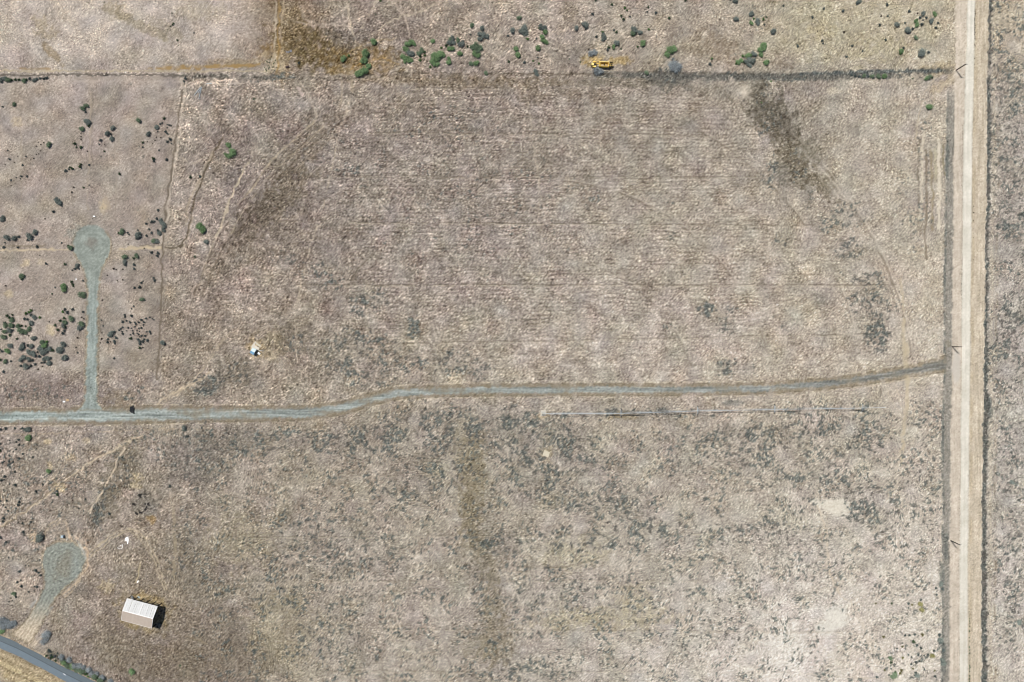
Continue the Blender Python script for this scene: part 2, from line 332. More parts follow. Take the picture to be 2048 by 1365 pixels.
# tracks and trails: points, width, colour, strength, broken-ness
PALE = (198, 187, 168)
TR = [
 ([(752,0),(735,35),(722,58),(712,82),(709,100),(705,120),(703,170),(697,205),(690,232),(683,255),(676,280),(668,310),(660,345),(650,400),(640,430),(618,500),(602,560),(590,640)],3.0,PALE,0.4,0.8),
 ([(694,0),(697,30),(704,60),(711,80)],3,PALE,0.55,0.4),([(700,130),(702,160),(706,185)],5,(170,158,138),0.5,0.3),
 ([(684,150),(682,200),(680,215)],4,(168,156,138),0.4,0.4),
 ([(790,5),(806,30),(812,45),(820,65),(818,72)],2.6,(196,182,168),0.7,0.3),([(745,70),(770,50),(800,33),(840,25),(870,8)],2.2,PALE,0.6,0.4),
 ([(600,0),(606,40),(640,48),(690,52)],2.4,(196,184,170),0.5,0.5),([(584,40),(592,44),(620,50),(645,52),(680,44),(706,60)],2.6,(192,180,168),0.5,0.5),
 ([(875,15),(882,35),(896,55),(905,70)],2.4,(190,176,164),0.5,0.4),([(893,0),(902,20)],2,PALE,0.5,0.4),([(1080,55),(1095,68),(1120,66),(1136,55)],2.2,(190,178,162),0.5,0.4),([(990,120),(1010,95),(1020,85)],1.8,PALE,0.4,0.5),
 ([(560,10),(556,60),(555,150)],2.2,(170,140,86),0.5,0.3),([(552,0),(550,60),(549,140)],2.2,(196,186,168),0.6,0.3),([(566,0),(563,60),(562,150)],2.2,(190,176,150),0.5,0.3),([(557,0),(556,150)],3,(142,118,80),0.5,0.3),
 ([(700,140),(720,128),(745,122),(770,118),(800,130)],2,(176,142,84),0.5,0.4),([(685,118),(705,100),(745,82),(790,78)],1.8,(182,160,118),0.4,0.4),([(745,130),(752,150),(760,160)],1.8,(190,178,160),0.4,0.4),
 ([(640,155),(700,150),(790,160),(810,170)],2,(196,186,170),0.5,0.4),([(785,152),(792,165),(800,175)],2,PALE,0.6,0.3),([(600,165),(613,180),(618,195),(628,215),(634,235)],2.6,(204,192,176),0.6,0.4),([(596,176),(604,190)],6,(206,190,182),0.6,0.2),
 ([(820,172),(835,180),(850,195)],1.8,PALE,0.4,0.5),([(1022,165),(1046,175),(1054,200),(1060,235),(1066,270),(1070,310),(1076,350),(1082,400)],2.2,(190,180,164),0.5,0.5),
 ([(634,235),(600,270),(560,305),(540,325),(510,370),(475,410)],3,(178,166,146),0.6,0.4),([(648,250),(610,290),(570,320),(545,345),(520,375),(480,430),(455,480)],1.8,(182,170,150),0.5,0.5),
 ([(625,225),(590,262),(555,290),(535,305),(510,335)],1.6,(104,96,82),0.35,0.5),([(660,255),(625,290),(590,320),(555,360)],1.6,(106,98,84),0.4,0.5),([(690,240),(640,300),(600,330),(570,370)],1.5,(176,164,146),0.4,0.6),
 ([(497,325),(485,345),(470,375),(455,410),(444,450),(432,475)],4,(196,184,164),0.75,0.3),([(432,475),(420,500),(408,540),(395,580)],1.6,(178,166,146),0.5,0.4),
 ([(446,275),(430,300),(418,325),(405,360),(392,390),(384,425),(380,450),(373,475),(365,490),(352,496),(330,497)],3,(98,88,74),0.85,0.1),
 ([(428,298),(412,330),(398,365),(380,395),(373,420),(372,450)],4,(172,160,142),0.5,0.4),([(386,430),(381,455),(376,478),(368,494),(356,500),(325,500)],2.2,(186,174,156),0.5,0.4),
 ([(322,497),(300,496),(270,496),(240,500)],4,(204,190,164),0.8,0.15),([(325,492),(280,492)],1.6,(122,110,90),0.5,0.4),([(150,499),(100,500),(60,500),(0,500)],3.2,(204,190,166),0.7,0.25),([(90,493),(0,493)],2.4,(128,118,100),0.5,0.4),
 ([(367,160),(362,200),(357,240),(350,290),(342,340),(335,400),(328,450),(324,500),(322,600),(318,700),(314,760)],3.2,(118,108,96),0.75,0.15),
 ([(372,165),(366,210),(361,260),(354,300),(346,345),(339,400),(333,450)],2.6,(196,186,172),0.7,0.3),
 ([(180,175),(180,260),(177,300),(176,420)],1.8,(176,164,146),0.5,0.4),([(184,180),(183,280),(181,330)],1.6,(128,118,104),0.35,0.5),([(238,250),(236,340),(230,420)],1.4,(172,162,146),0.35,0.5),([(42,260),(42,400),(38,480)],1.4,(172,160,142),0.4,0.5),
 ([(430,160),(440,172),(470,175)],2,PALE,0.5,0.4),([(372,174),(385,168),(400,165),(430,168),(500,166),(560,168)],2.4,(200,188,176),0.6,0.4),([(385,240),(395,255),(410,262),(425,270)],1.8,PALE,0.4,0.4),([(345,305),(365,318),(385,330),(400,320)],1.8,PALE,0.5,0.4),
 ([(420,745),(400,760),(370,775),(340,790),(315,808)],3.4,(196,182,160),0.7,0.3),([(460,665),(440,690),(425,715),(410,735),(390,755),(360,785),(330,805)],2.6,(188,176,156),0.6,0.4),([(450,670),(430,700),(405,730)],1.6,(180,168,148),0.5,0.4),([(591,655),(592,690),(592,720)],1.8,(190,180,162),0.3,0.5),([(596,700),(610,712)],1.6,PALE,0.4,0.3),
 ([(705,745),(720,755),(735,765)],2,PALE,0.5,0.3),([(776,790),(779,830)],1.6,PALE,0.4,0.4),([(1230,745),(1238,780),(1240,815)],1.8,(200,190,172),0.5,0.5),([(1394,770),(1396,815)],1.8,(204,194,178),0.45,0.4),([(1550,740),(1548,810)],1.8,(204,194,178),0.5,0.4),
 ([(1810,720),(1812,780),(1814,770)],1.4,(200,194,184),0.5,0.3),([(1890,700),(1890,745)],1.4,(196,190,182),0.4,0.3),([(1870,700),(1869,745)],1.3,(196,190,182),0.4,0.3),
 ([(285,872),(262,880),(240,892),(210,910),(185,922),(165,936),(140,955),(115,972),(95,990),(70,1010),(40,1030),(0,1054)],3.8,(204,190,168),0.85,0.15),([(160,930),(130,955),(100,976),(70,1000),(30,1025),(0,1045)],1.6,(112,102,86),0.6,0.3),([(160,942),(125,966),(100,984),(75,1003),(45,1028),(0,1056)],1.4,(116,104,88),0.6,0.3),
 ([(250,893),(238,915),(228,940),(215,965),(205,985),(192,1005),(180,1025)],3.2,(204,190,170),0.85,0.15),([(0,868),(60,868),(130,868),(200,864),(280,860),(420,858)],1.6,(186,170,146),0.4,0.5),
 ([(180,1115),(205,1095),(225,1078),(245,1066),(260,1064),(275,1072),(290,1090),(302,1112),(312,1135),(322,1160),(328,1180)],2.0,(198,185,160),0.6,0.3),([(176,1108),(200,1088),(222,1072),(240,1060),(262,1058),(282,1068),(296,1086),(306,1106),(318,1130),(326,1155),(334,1180)],2.0,(198,185,160),0.6,0.3),
 ([(279,1128),(276,1150),(272,1165)],2.4,(198,184,152),0.7,0.2),([(345,1010),(348,1060),(350,1110),(348,1160)],5,(170,158,136),0.5,0.4),([(122,1035),(100,1050),(90,1065),(88,1085)],1.6,(188,174,150),0.6,0.2),([(127,1040),(106,1052),(97,1062)],1.4,(188,174,150),0.5,0.2),
 ([(132,1040),(140,1075),(152,1090),(170,1098)],4,(206,186,162),0.7,0.4),([(152,1075),(175,1090)],4,(202,184,164),0.6,0.5),([(172,1100),(176,1130),(170,1145),(150,1168),(125,1190)],3,(200,180,156),0.7,0.3),
 ([(130,1196),(150,1175),(168,1150)],2.4,(192,174,150),0.5,0.3),([(330,1260),(360,1270),(420,1290)],2,(160,146,120),0.4,0.4),
 ([(1635,1012),(1645,1040),(1652,1070),(1656,1100),(1660,1150),(1675,1180),(1690,1200)],3,(214,202,184),0.6,0.35),([(1655,1030),(1655,1080),(1652,1140)],1.6,(204,194,178),0.4,0.4),([(1700,1200),(1712,1230),(1730,1260),(1745,1300),(1770,1335),(1790,1362)],2,(214,205,192),0.65,0.3),([(1708,1205),(1722,1240),(1740,1275),(1756,1310),(1782,1345)],1.8,(212,203,190),0.55,0.3),([(1600,1348),(1700,1356),(1800,1362)],2.4,(212,204,190),0.5,0.4),([(1560,1345),(1650,1360)],2,(214,206,194),0.4,0.4),
 ([(1775,780),(1782,800),(1795,820),(1805,835)],2,(206,196,180),0.7,0.3),([(1790,770),(1796,800),(1812,828)],2,(206,196,180),0.6,0.3),([(1812,690),(1815,760),(1812,820),(1806,870),(1802,930)],7,(202,190,166),0.55,0.35),([(1806,640),(1808,700),(1812,760)],6,(200,188,162),0.5,0.35),([(1800,560),(1806,620)],5,(192,180,156),0.4,0.4),
 ([(1800,900),(1790,960),(1770,1010),(1755,1050),(1735,1100)],2,(206,196,178),0.45,0.5),([(1840,850),(1810,930),(1785,985),(1765,1035)],1.6,(206,196,178),0.4,0.5),([(1862,880),(1864,1000),(1866,1100),(1864,1200)],1.8,(208,198,182),0.4,0.5),([(1882,960),(1883,1100),(1880,1200)],1.8,(210,200,182),0.5,0.4),
 ([(1846,265),(1844,320),(1843,370),(1842,440)],5,(216,207,190),0.8,0.2),([(1876,280),(1879,330),(1880,400),(1878,460)],5,(222,214,198),0.85,0.12),([(1852,300),(1853,380),(1852,460),(1851,520)],4,(128,118,104),0.55,0.4),([(1862,300),(1864,380),(1866,460)],5,(150,138,112),0.5,0.4),([(1838,280),(1836,340),(1836,400),(1838,460)],2.4,(120,112,98),0.5,0.4),([(1870,300),(1872,360)],5,(190,184,160),0.5,0.3),([(1886,290),(1890,350)],3,(128,122,96),0.6,0.3),
 ([(1870,155),(1850,185),(1838,230),(1830,280)],2.2,(200,188,166),0.5,0.4),([(1890,168),(1868,200),(1848,260)],2,(198,186,166),0.45,0.4),([(1905,160),(1880,175),(1862,200)],2.6,(204,192,172),0.5,0.3),
 ([(1900,140),(1870,105),(1840,90),(1800,80),(1780,70)],2.4,(196,186,164),0.45,0.4),([(1905,130),(1880,100),(1855,85),(1820,78)],2,(190,178,160),0.4,0.4),([(1690,10),(1780,12),(1860,12),(1905,10)],2.4,(196,186,162),0.4,0.4),
 ([(1475,205),(1500,228),(1530,258),(1560,290),(1590,325)],1.5,(104,96,82),0.45,0.4),([(1430,170),(1460,195),(1500,235),(1540,275)],1.5,(112,104,90),0.3,0.5),([(1605,310),(1640,345),(1680,390),(1720,440),(1750,490),(1770,530),(1785,570)],1.8,(124,116,100),0.3,0.5),([(1609,308),(1645,342),(1686,388),(1727,440),(1757,490),(1777,530)],2.2,(206,198,184),0.35,0.4),
 ([(1390,95),(1388,108),(1396,115),(1420,112)],1.8,(186,174,156),0.5,0.3),([(700,560),(715,540),(735,520)],1.6,(98,90,78),0.6,0.3),([(965,1090),(1040,1128),(1110,1136),(1170,1126)],1.3,(110,102,90),0.35,0.6),([(1076,1080),(1400,1070)],1.2,(210,202,180),0.2,0.5),
 ([(1290,980),(1292,1100),(1294,1250)],2.4,(202,194,178),0.22,0.5),([(1164,500),(1164,640)],2.0,(190,180,162),0.25,0.5),([(1076,320),(1078,500),(1080,700)],2.2,(186,176,158),0.25,0.6),([(732,560),(736,700),(738,760)],2.2,(190,180,160),0.3,0.6),([(716,1010),(718,1080)],2,(190,180,164),0.3,0.5),
 ([(0,151),(90,150),(200,150),(330,151),(368,151)],3.0,(108,102,94),0.8,0.25),([(0,142),(120,142),(260,143),(420,142),(545,143)],3,(190,178,152),0.55,0.3),([(40,137),(100,138)],3,(158,134,96),0.5,0.3),([(300,138),(420,134),(520,130)],6,(164,136,88),0.55,0.5),
 ([(150,157),(250,156),(365,156)],4,(166,156,146),0.5,0.3),([(150,163),(250,163),(360,164)],2.4,(192,180,170),0.4,0.4),([(362,158),(366,175)],7,(190,180,168),0.7,0.2),
 ([(2040,0),(2040,1365)],0.1,PALE,0.0,0.3),
]
for k, (pts, w_, col, a, br) in enumerate(TR):
    line(pts, w_, col, min(a * 1.35, 0.92), 1.0, 1.1, br * 0.85)

# ditches
def ditch(pts, w_, col, a, depth, brk=0.5, soft=2.0):
    W, m, d, par, side = stroke(pts, w_, soft, 1.0)
    mm = m * np.clip(1 - brk * (0.35 + 0.6 * N25[W] + 0.4 * N9[W]), 0, 1)
    paint(W, mm, col, a)
    Z[W] -= depth * m
    return W, m
NDITCH = [(372,158),(420,155),(480,157),(560,156),(640,158),(700,155),(760,153),(860,150),(960,149),(1060,149),(1160,150),(1260,150),(1340,152),(1440,152),(1500,150),(1560,152),(1640,151),(1720,146),(1800,144),(1860,143),(1902,141)]
ditch(NDITCH[:7], 8, (112, 104, 94), 0.55, 0.3, 0.7)
ditch(NDITCH[6:12], 6, (112, 102, 88), 0.4, 0.3, 0.8)
ditch(NDITCH[11:], 9, (104, 102, 96), 0.75, 0.35)
ditch([(1190,150),(1300,150),(1400,156),(1500,154),(1600,155),(1700,152),(1780,150)], 12, (104, 104, 100), 0.75, 0.1, 0.5)
ditch([(1600,148),(1750,143),(1890,141)], 5, (96, 104, 106), 0.8, 0.1, 0.3)
ditch([(360,151),(440,153),(545,156)], 7, (100, 98, 92), 0.7, 0.15)
line([(800,147),(950,147),(1100,148),(1240,148)], 1.6, (70, 62, 50), 0.6, 1, .5, .5)
line([(1250,143),(1400,146),(1520,148)], 1.8, (70, 68, 60), 0.5, 1, .5, .6)

# ------------------------------------------------------------------ roads
def xline(tab):
    t = np.array(tab, float)
    return np.interp(Y, t[:, 0], t[:, 1])
rdW = xline([(-80,1936.5),(0,1935),(280,1927),(580,1923.6),(860,1922),(960,1920.5),(1430,1918)])
rdE = xline([(-80,1952),(0,1950),(280,1944),(580,1940.5),(860,1938),(960,1936.5),(1430,1934)])
shW = xline([(-80,1911),(0,1911),(150,1909),(280,1908.5),(580,1904.5),(860,1902),(960,1900),(1430,1898)])
shE = xline([(-80,1979),(0,1978),(280,1974),(580,1970.5),(860,1967),(960,1965),(1430,1963.5)])
gdW = xline([(-80,1898),(0,1898),(280,1893),(580,1889),(860,1886.5),(960,1885),(1430,1884)])
edE = xline([(-80,1984.5),(0,1983.5),(280,1981),(580,1976),(760,1975),(820,1978),(860,1975),(960,1973),(1430,1974)])
wv = 0.8 * N14 + 0.5 * N6
# shoulders
m = sm(-1.5, 1.5, X - shW + wv) * (1 - sm(-1.5, 1.5, X - rdW))
paint(np.s_[:, :], m, (213, 203, 190), 0.88); GR *= 1 - 0.8 * m; WEB *= 1 - m
m2 = sm(-1.5, 1.5, X - rdE) * (1 - sm(-1.5, 1.5, X - shE + wv))
paint(np.s_[:, :], m2, (206, 195, 177), 0.85); GR *= 1 - 0.65 * m2; WEB *= 1 - m2
COL += ((m * 4 + m2 * 7) * COLS + (m + m2) * (3.5 * N4 + 3.5 * N14 + 2.5 * N50))[..., None] * np.array([1, 1, 1.05])
mo = np.exp(-((X - rdE - 4.5) / 3.2) ** 2)
paint(np.s_[:, :], mo * np.clip(0.55 + 0.5 * N50, 0, 1), (184, 171, 146), 0.55)
Z += (m + m2) * 0.05 + 0.10 * np.exp(-((X - rdW + 1.5) / 2.5) ** 2) + 0.08 * np.exp(-((X - rdE - 1.5) / 2.5) ** 2)
# grey ditch west of the shoulder
ys0 = sm(165, 215, Y)
mg = sm(-1.2, 1.2, X - gdW + 1.5 * N14 + N6) * (1 - sm(-1.5, 1.5, X - shW + wv)) * ys0
paint(np.s_[:, :], mg, (150, 147, 140), 0.85); GR *= 1 - 0.45 * mg; WEB *= 1 - mg
COL += (mg * (4 * COLS + 4 * N6))[..., None]
paint(np.s_[:, :], np.exp(-((X - gdW - 1.5) / 2.2) ** 2) * ys0 * np.clip(0.4 + 0.6 * N25, 0, 1), (98, 104, 102), 0.75)
for (cx, cy, rx, ry) in ((1897,320,4,40),(1889,560,3,30),(1886,870,3,60),(1884,1160,5,26),(1882,1285,6,12),(1887,1315,6,34),(1893,1090,4,30)):
    w, mm = blob(cx, cy, rx, ry, 0); paint(w, mm, (104, 110, 108), 0.6)
Z -= mg * 0.25
# eastern ditch, overgrown
gap = 1 - np.exp(-((Y - 143) / 9) ** 4)
me = sm(-1.0, 1.0, X - shE + 0.9 * N9 + 0.5 * N25) * (1 - sm(-1.0, 1.0, X - edE + 1.2 * N9 + 0.8 * N25)) * gap
paint(np.s_[:, :], me * np.clip(0.8 + 0.3 * N14 + 0.2 * N4, 0, 1), (114, 118, 116), 0.85); Z -= me * 0.45
w, mm = blob(1979, 805, 5, 12); paint(w, mm, (100, 108, 110), 0.8)
w, mm = blob(1980, 822, 6, 14); paint(w, mm, (106, 112, 112), 0.8)
m = np.exp(-((X - edE - 7) / 5) ** 2)
paint(np.s_[:, :], m, (190, 180, 158), 0.35)
m = np.exp(-((X - edE - 17) / 3) ** 2) * np.clip(0.4 + 0.6 * N25, 0, 1)
paint(np.s_[:, :], m, (142, 130, 110), 0.4)
# the graded carriageway
mroad = sm(-1.1, 1.1, X - rdW + 0.3 * N14) * (1 - sm(-1.1, 1.1, X - rdE + 0.3 * N14))
paint(np.s_[:, :], mroad, (223, 220, 211), 1.0)
u = (X - rdW) / (rdE - rdW)
tone = 3.0 * np.exp(-((u - 0.3) / 0.12) ** 2) + 3.0 * np.exp(-((u - 0.75) / 0.12) ** 2) - 4 * np.exp(-((u - 0.02) / 0.1) ** 2)
COL += (mroad * (tone * 1.5 + 2.6 * COLS + 2.2 * N6 + 2.6 * N25 + 3.0 * N50 - 4 * np.exp(-((u - 0.5) / 0.09) ** 2)))[..., None] * np.array([1, 1, 1.1])
GR *= 1 - 0.9 * mroad; WEB *= 1 - mroad
Z = Z * (1 - 0.8 * mroad) + 0.10 * mroad
w, mm = blob(1912, 735, 8, 32, 0, 0.3, 0.12); paint(w, mm, (208, 203, 196), 0.8); GR[w] *= 1 - 0.8 * mm

# gravel roads: x, centre y, half width
GRV = [(-80,834,9.5),(0,834,9.5),(100,833,10.5),(200,831.5,12),(264,830,12),(400,828.5,10.5),(500,828.5,10),(624,825.5,9),(685,816.5,7.8),(746,797.5,7.4),(795,787,7),(880,782.5,6),(1000,780.5,6.6),(1104,780,6.8),(1360,780,6.6),(1460,778.5,6),(1535,777,6),(1657,767.5,6),(1730,758,6.5),(1800,747,6.5),(1840,739,7),(1895,727,11)]
gv = np.array(GRV, float)
from_x = np.interp(X, gv[:, 0], gv[:, 1]); half = np.interp(X, gv[:, 0], gv[:, 2])
sl = np.interp(X + 5, gv[:, 0], gv[:, 1]) - np.interp(X - 5, gv[:, 0], gv[:, 1])
dgr = (Y - from_x) / np.sqrt(1 + (sl / 10) ** 2)
inx = 1 - sm(1886, 1897, X)
sh = (1 - sm(half + 4.5, half + 7.5, np.abs(dgr) + 0.6 * N9)) * inx
paint(np.s_[:, :], sh * np.clip(0.8 + 0.35 * N25 + 0.25 * N9, 0, 1), (142, 131, 112), 0.75); GR *= 1 - 0.5 * sh; WEB *= 1 - sh
for off in (-8.5, 8.5):
    e = np.exp(-((np.abs(dgr) - half - 8.2) / 1.3) ** 2) * (np.sign(dgr) == np.sign(off)) * inx
    paint(np.s_[:, :], e * np.clip(0.55 + 0.5 * N25, 0, 1), (202, 190, 168), 0.65)
    Z += 0.05 * e
e = np.exp(-((np.abs(dgr) - half - 5.8) / 1.1) ** 2) * inx
paint(np.s_[:, :], e * np.clip(0.5 + 0.5 * N25, 0, 1), (104, 94, 78), 0.45)
mgr = (1 - sm(half - 2.6, half + 2.2, np.abs(dgr) + 0.6 * N14 + 0.9 * N6 + 0.5 * N50)) * inx
gcol = np.stack([np.interp(X, [0, 350, 900, 1400, 1700, 1890], v) for v in ([166,162,155,151,148,142],[179,171,164,158,152,143],[178,170,163,157,151,140])], -1)
RUT = band(5, 61, 14.0, 0.7)
gcol = gcol + (11 * RUT + 8 * band(9, 66, 12, 1.2) + 6 * N6 + 5 * N4 + 5 * band(30, 62, 6, 1) + 8 * np.cos(dgr * 1.15 + 0.4 * N50))[..., None]
brn = np.clip(0.38 * band(14, 67, 9, 1.3) + 0.2 * N14 + 0.5 * sm(0.45, 1.0, np.abs(dgr) / half) - 0.1, 0, 0.8)[..., None]
gcol = gcol + (9 * np.exp(-((np.abs(dgr) / half - 0.42) / 0.16) ** 2) - 7 * np.exp(-((dgr / half) / 0.14) ** 2))[..., None]
gcol = gcol * (1 - brn) + np.array([150, 144, 130]) * brn
mm = (mgr * 0.93)[..., None]
COL[:] = COL * (1 - mm) + gcol * mm
east = sm(1640, 1740, X)
paint(np.s_[:, :], mgr * east * np.clip(0.35 + 0.5 * np.sin(dgr * 0.9 + 1), 0, 1), (116, 114, 106), 0.6)
GR *= 1 - 0.55 * mgr
Z = Z * (1 - 0.75 * mgr)
# spur to the north and its turning circle
hs = np.interp(Y, [440, 451, 460, 475, 488, 500, 513, 530, 545, 580, 650, 750, 800, 812, 822], [0, 12, 25, 34, 37.5, 37, 33, 21, 14.5, 10, 10, 11, 11.5, 17, 26])
cs = np.interp(Y, [440, 488, 544, 580, 650, 750, 820], [184, 184, 186, 186.5, 184.5, 182.5, 182])
dsp = np.abs(X - cs)
iny = sm(448, 453, Y) * (1 - sm(818, 824, Y))
shs = (1 - sm(hs + 2.5, hs + 6, dsp + 0.6 * N9)) * iny * sm(455, 470, Y)
paint(np.s_[:, :], shs * (1 - mgr), (148, 137, 116), 0.55)
msp = (1 - sm(hs - 2.2, hs + 2.2, dsp + 1.2 * N14 + 0.6 * N6)) * iny
spc = np.stack([np.full(X.shape, v) for v in (152., 161., 156.)], -1)
mixs = sm(520, 640, Y)[..., None]
spc = spc * (1 - mixs) + np.array([158, 170, 168]) * mixs
spc = spc + ((8 * band(5, 63, 0.7, 14.0) + 5 * band(10, 68, 1.2, 12)) * sm(520, 560, Y) + 5 * N6 + 4.5 * N25)[..., None]
rb = np.sqrt((X - 184) ** 2 + (Y - 488) ** 2)
spc = spc + (5 * np.cos(rb * 0.55 + 1.6 * N50 + 0.8 * N25) * (1 - sm(25, 40, rb)))[..., None]
a_ = (msp * 0.9 * (1 - mgr))[..., None]
COL[:] = COL * (1 - a_) + spc * a_
w, mm = blob(183, 487, 9, 10, 0, 0.6, 0.3); paint(w, mm, (138, 130, 122), 0.55)
w, mm = blob(150, 470, 14, 16, 0, 0.5, 0.4); paint(w, mm, (148, 154, 148), 0.4)
w, mm = blob(183, 790, 12, 12, 0, 0.5, 0.3); paint(w, mm, (150, 158, 152), 0.3)
msp = msp * (1 - mgr)
GR *= 1 - 0.6 * msp; WEB *= 1 - np.maximum(msp, shs); Z = Z * (1 - 0.75 * msp)
# lower turning circle
LOWL = np.array([(87,1100),(92,1092),(85,1110),(85,1129),(88,1150),(90,1165),(86,1182),(80,1198),(68,1217),(57,1237),(42,1255),(26,1269)], float)
POLY = np.array([(128,1084),(110,1087),(95,1095),(87,1108),(85,1125),(89,1148),(91,1165),(86,1184),(79,1199),(69,1217),(57,1237),(42,1254),(24,1270),(40,1278),(60,1284),(70,1268),(78,1255),(90,1233),(109,1196),(128,1176),(147,1161),(162,1144),(169,1128),(168,1112),(160,1097),(146,1087)], float)


w = win(0, 1060, 220, 1310)
sd = polysdf(POLY, X[w], Y[w]) + 0.8 * N14[w] + 0.5 * N6[w]
ms = 1 - sm(1, 6, sd); paint(w, ms, (148, 136, 112), 0.5)
m3 = 1 - sm(-1.8, 1.8, sd)
rl = np.hypot(X[w] - 132, Y[w] - 1130)
base = np.stack([np.full(X[w].shape, v) for v in (150., 156., 150.)], -1)
f = sm(1190, 1262, Y[w])[..., None]
base = base * (1 - f) + np.array([204, 192, 174]) * f
rad = 11 * np.cos(rl * 0.8 + 1.1 * N50[w] + 0.5 * N25[w]) * (1 - sm(34, 50, rl))
u_ = (X[w] - 130) * 0.86 + (Y[w] - 1130) * 0.5
lines_ = 13 * np.cos(u_ * 0.95 + 0.8 * N25[w]) * sm(1160, 1195, Y[w])
base = base + (rad + lines_ + 4 * N6[w] + 4 * N4[w])[..., None]
a_ = (m3 * 0.92)[..., None]
COL[w] = COL[w] * (1 - a_) + base * a_
ww, mm = blob(130, 1130, 16, 26, 30, 0.5, 0.3); paint(ww, mm, (138, 130, 116), 0.45)
ww, mm = blob(150, 1132, 9, 26, 0, 0.5, 0.3); paint(ww, mm, (160, 170, 168), 0.4)
line([(158,1088),(164,1098),(167,1104),(172,1118)], 3, (196, 206, 206), 0.7, 1, .3, .2)
line([(72,1202),(62,1214),(66,1206)], 4, (176, 182, 180), 0.6, 1, .3, .2)
line([(104,1215),(94,1230)], 5, (178, 186, 184), 0.5, 1, .3, .2)
GR[w] *= 1 - 0.5 * m3; WEB[w] *= 1 - m3; Z[w] *= 1 - 0.7 * m3
MLOW = np.zeros_like(X); MLOW[w] = m3

# verges of the asphalt road
ASN = [(-60,1245),(0,1271),(32,1284),(64,1300.7),(95.6,1317.7),(138,1340),(191,1363.5),(300,1420)]
ASS = [(-60,1268),(0,1296.5),(42.5,1316),(85,1338),(127.5,1361),(180,1390),(260,1432)]
asn = np.interp(X, [p[0] for p in ASN], [p[1] for p in ASN]); ass = np.interp(X, [p[0] for p in ASS], [p[1] for p in ASS])
masp = sm(-1, 1, Y - asn) * (1 - sm(-1, 1, Y - ass)) * (X < 310)
south = sm(0, 3, Y - ass) * (X < 260)
paint(np.s_[:, :], south * (1 - sm(30, 60, Y - ass)), (186, 170, 138), 0.75)
for off, wd, col, a in ((4, 3, (120, 108, 88), 0.6), (11, 5, (196, 182, 156), 0.6), (20, 4, (128, 116, 94), 0.5), (30, 8, (206, 192, 158), 0.7), (36.5, 1.8, (92, 80, 64), 0.7), (50, 12, (200, 184, 142), 0.6)):
    e = np.exp(-((Y - ass - off) / wd) ** 2) * (X < 260)
    paint(np.s_[:, :], e * np.clip(0.75 + 0.35 * N25, 0, 1), col, a)
e = np.exp(-((asn - Y - 1.5) / 2.2) ** 2) * (X < 300)
paint(np.s_[:, :], e, (178, 160, 136), 0.6)
e = np.exp(-((asn - Y - 12) / 7) ** 2) * (X < 320) * (X > 95)
paint(np.s_[:, :], e, (104, 104, 94), 0.7)
Z -= 0.4 * e
Z = Z * (1 - masp); Z -= 0.12 * masp * 1.0
WEB *= 1 - masp

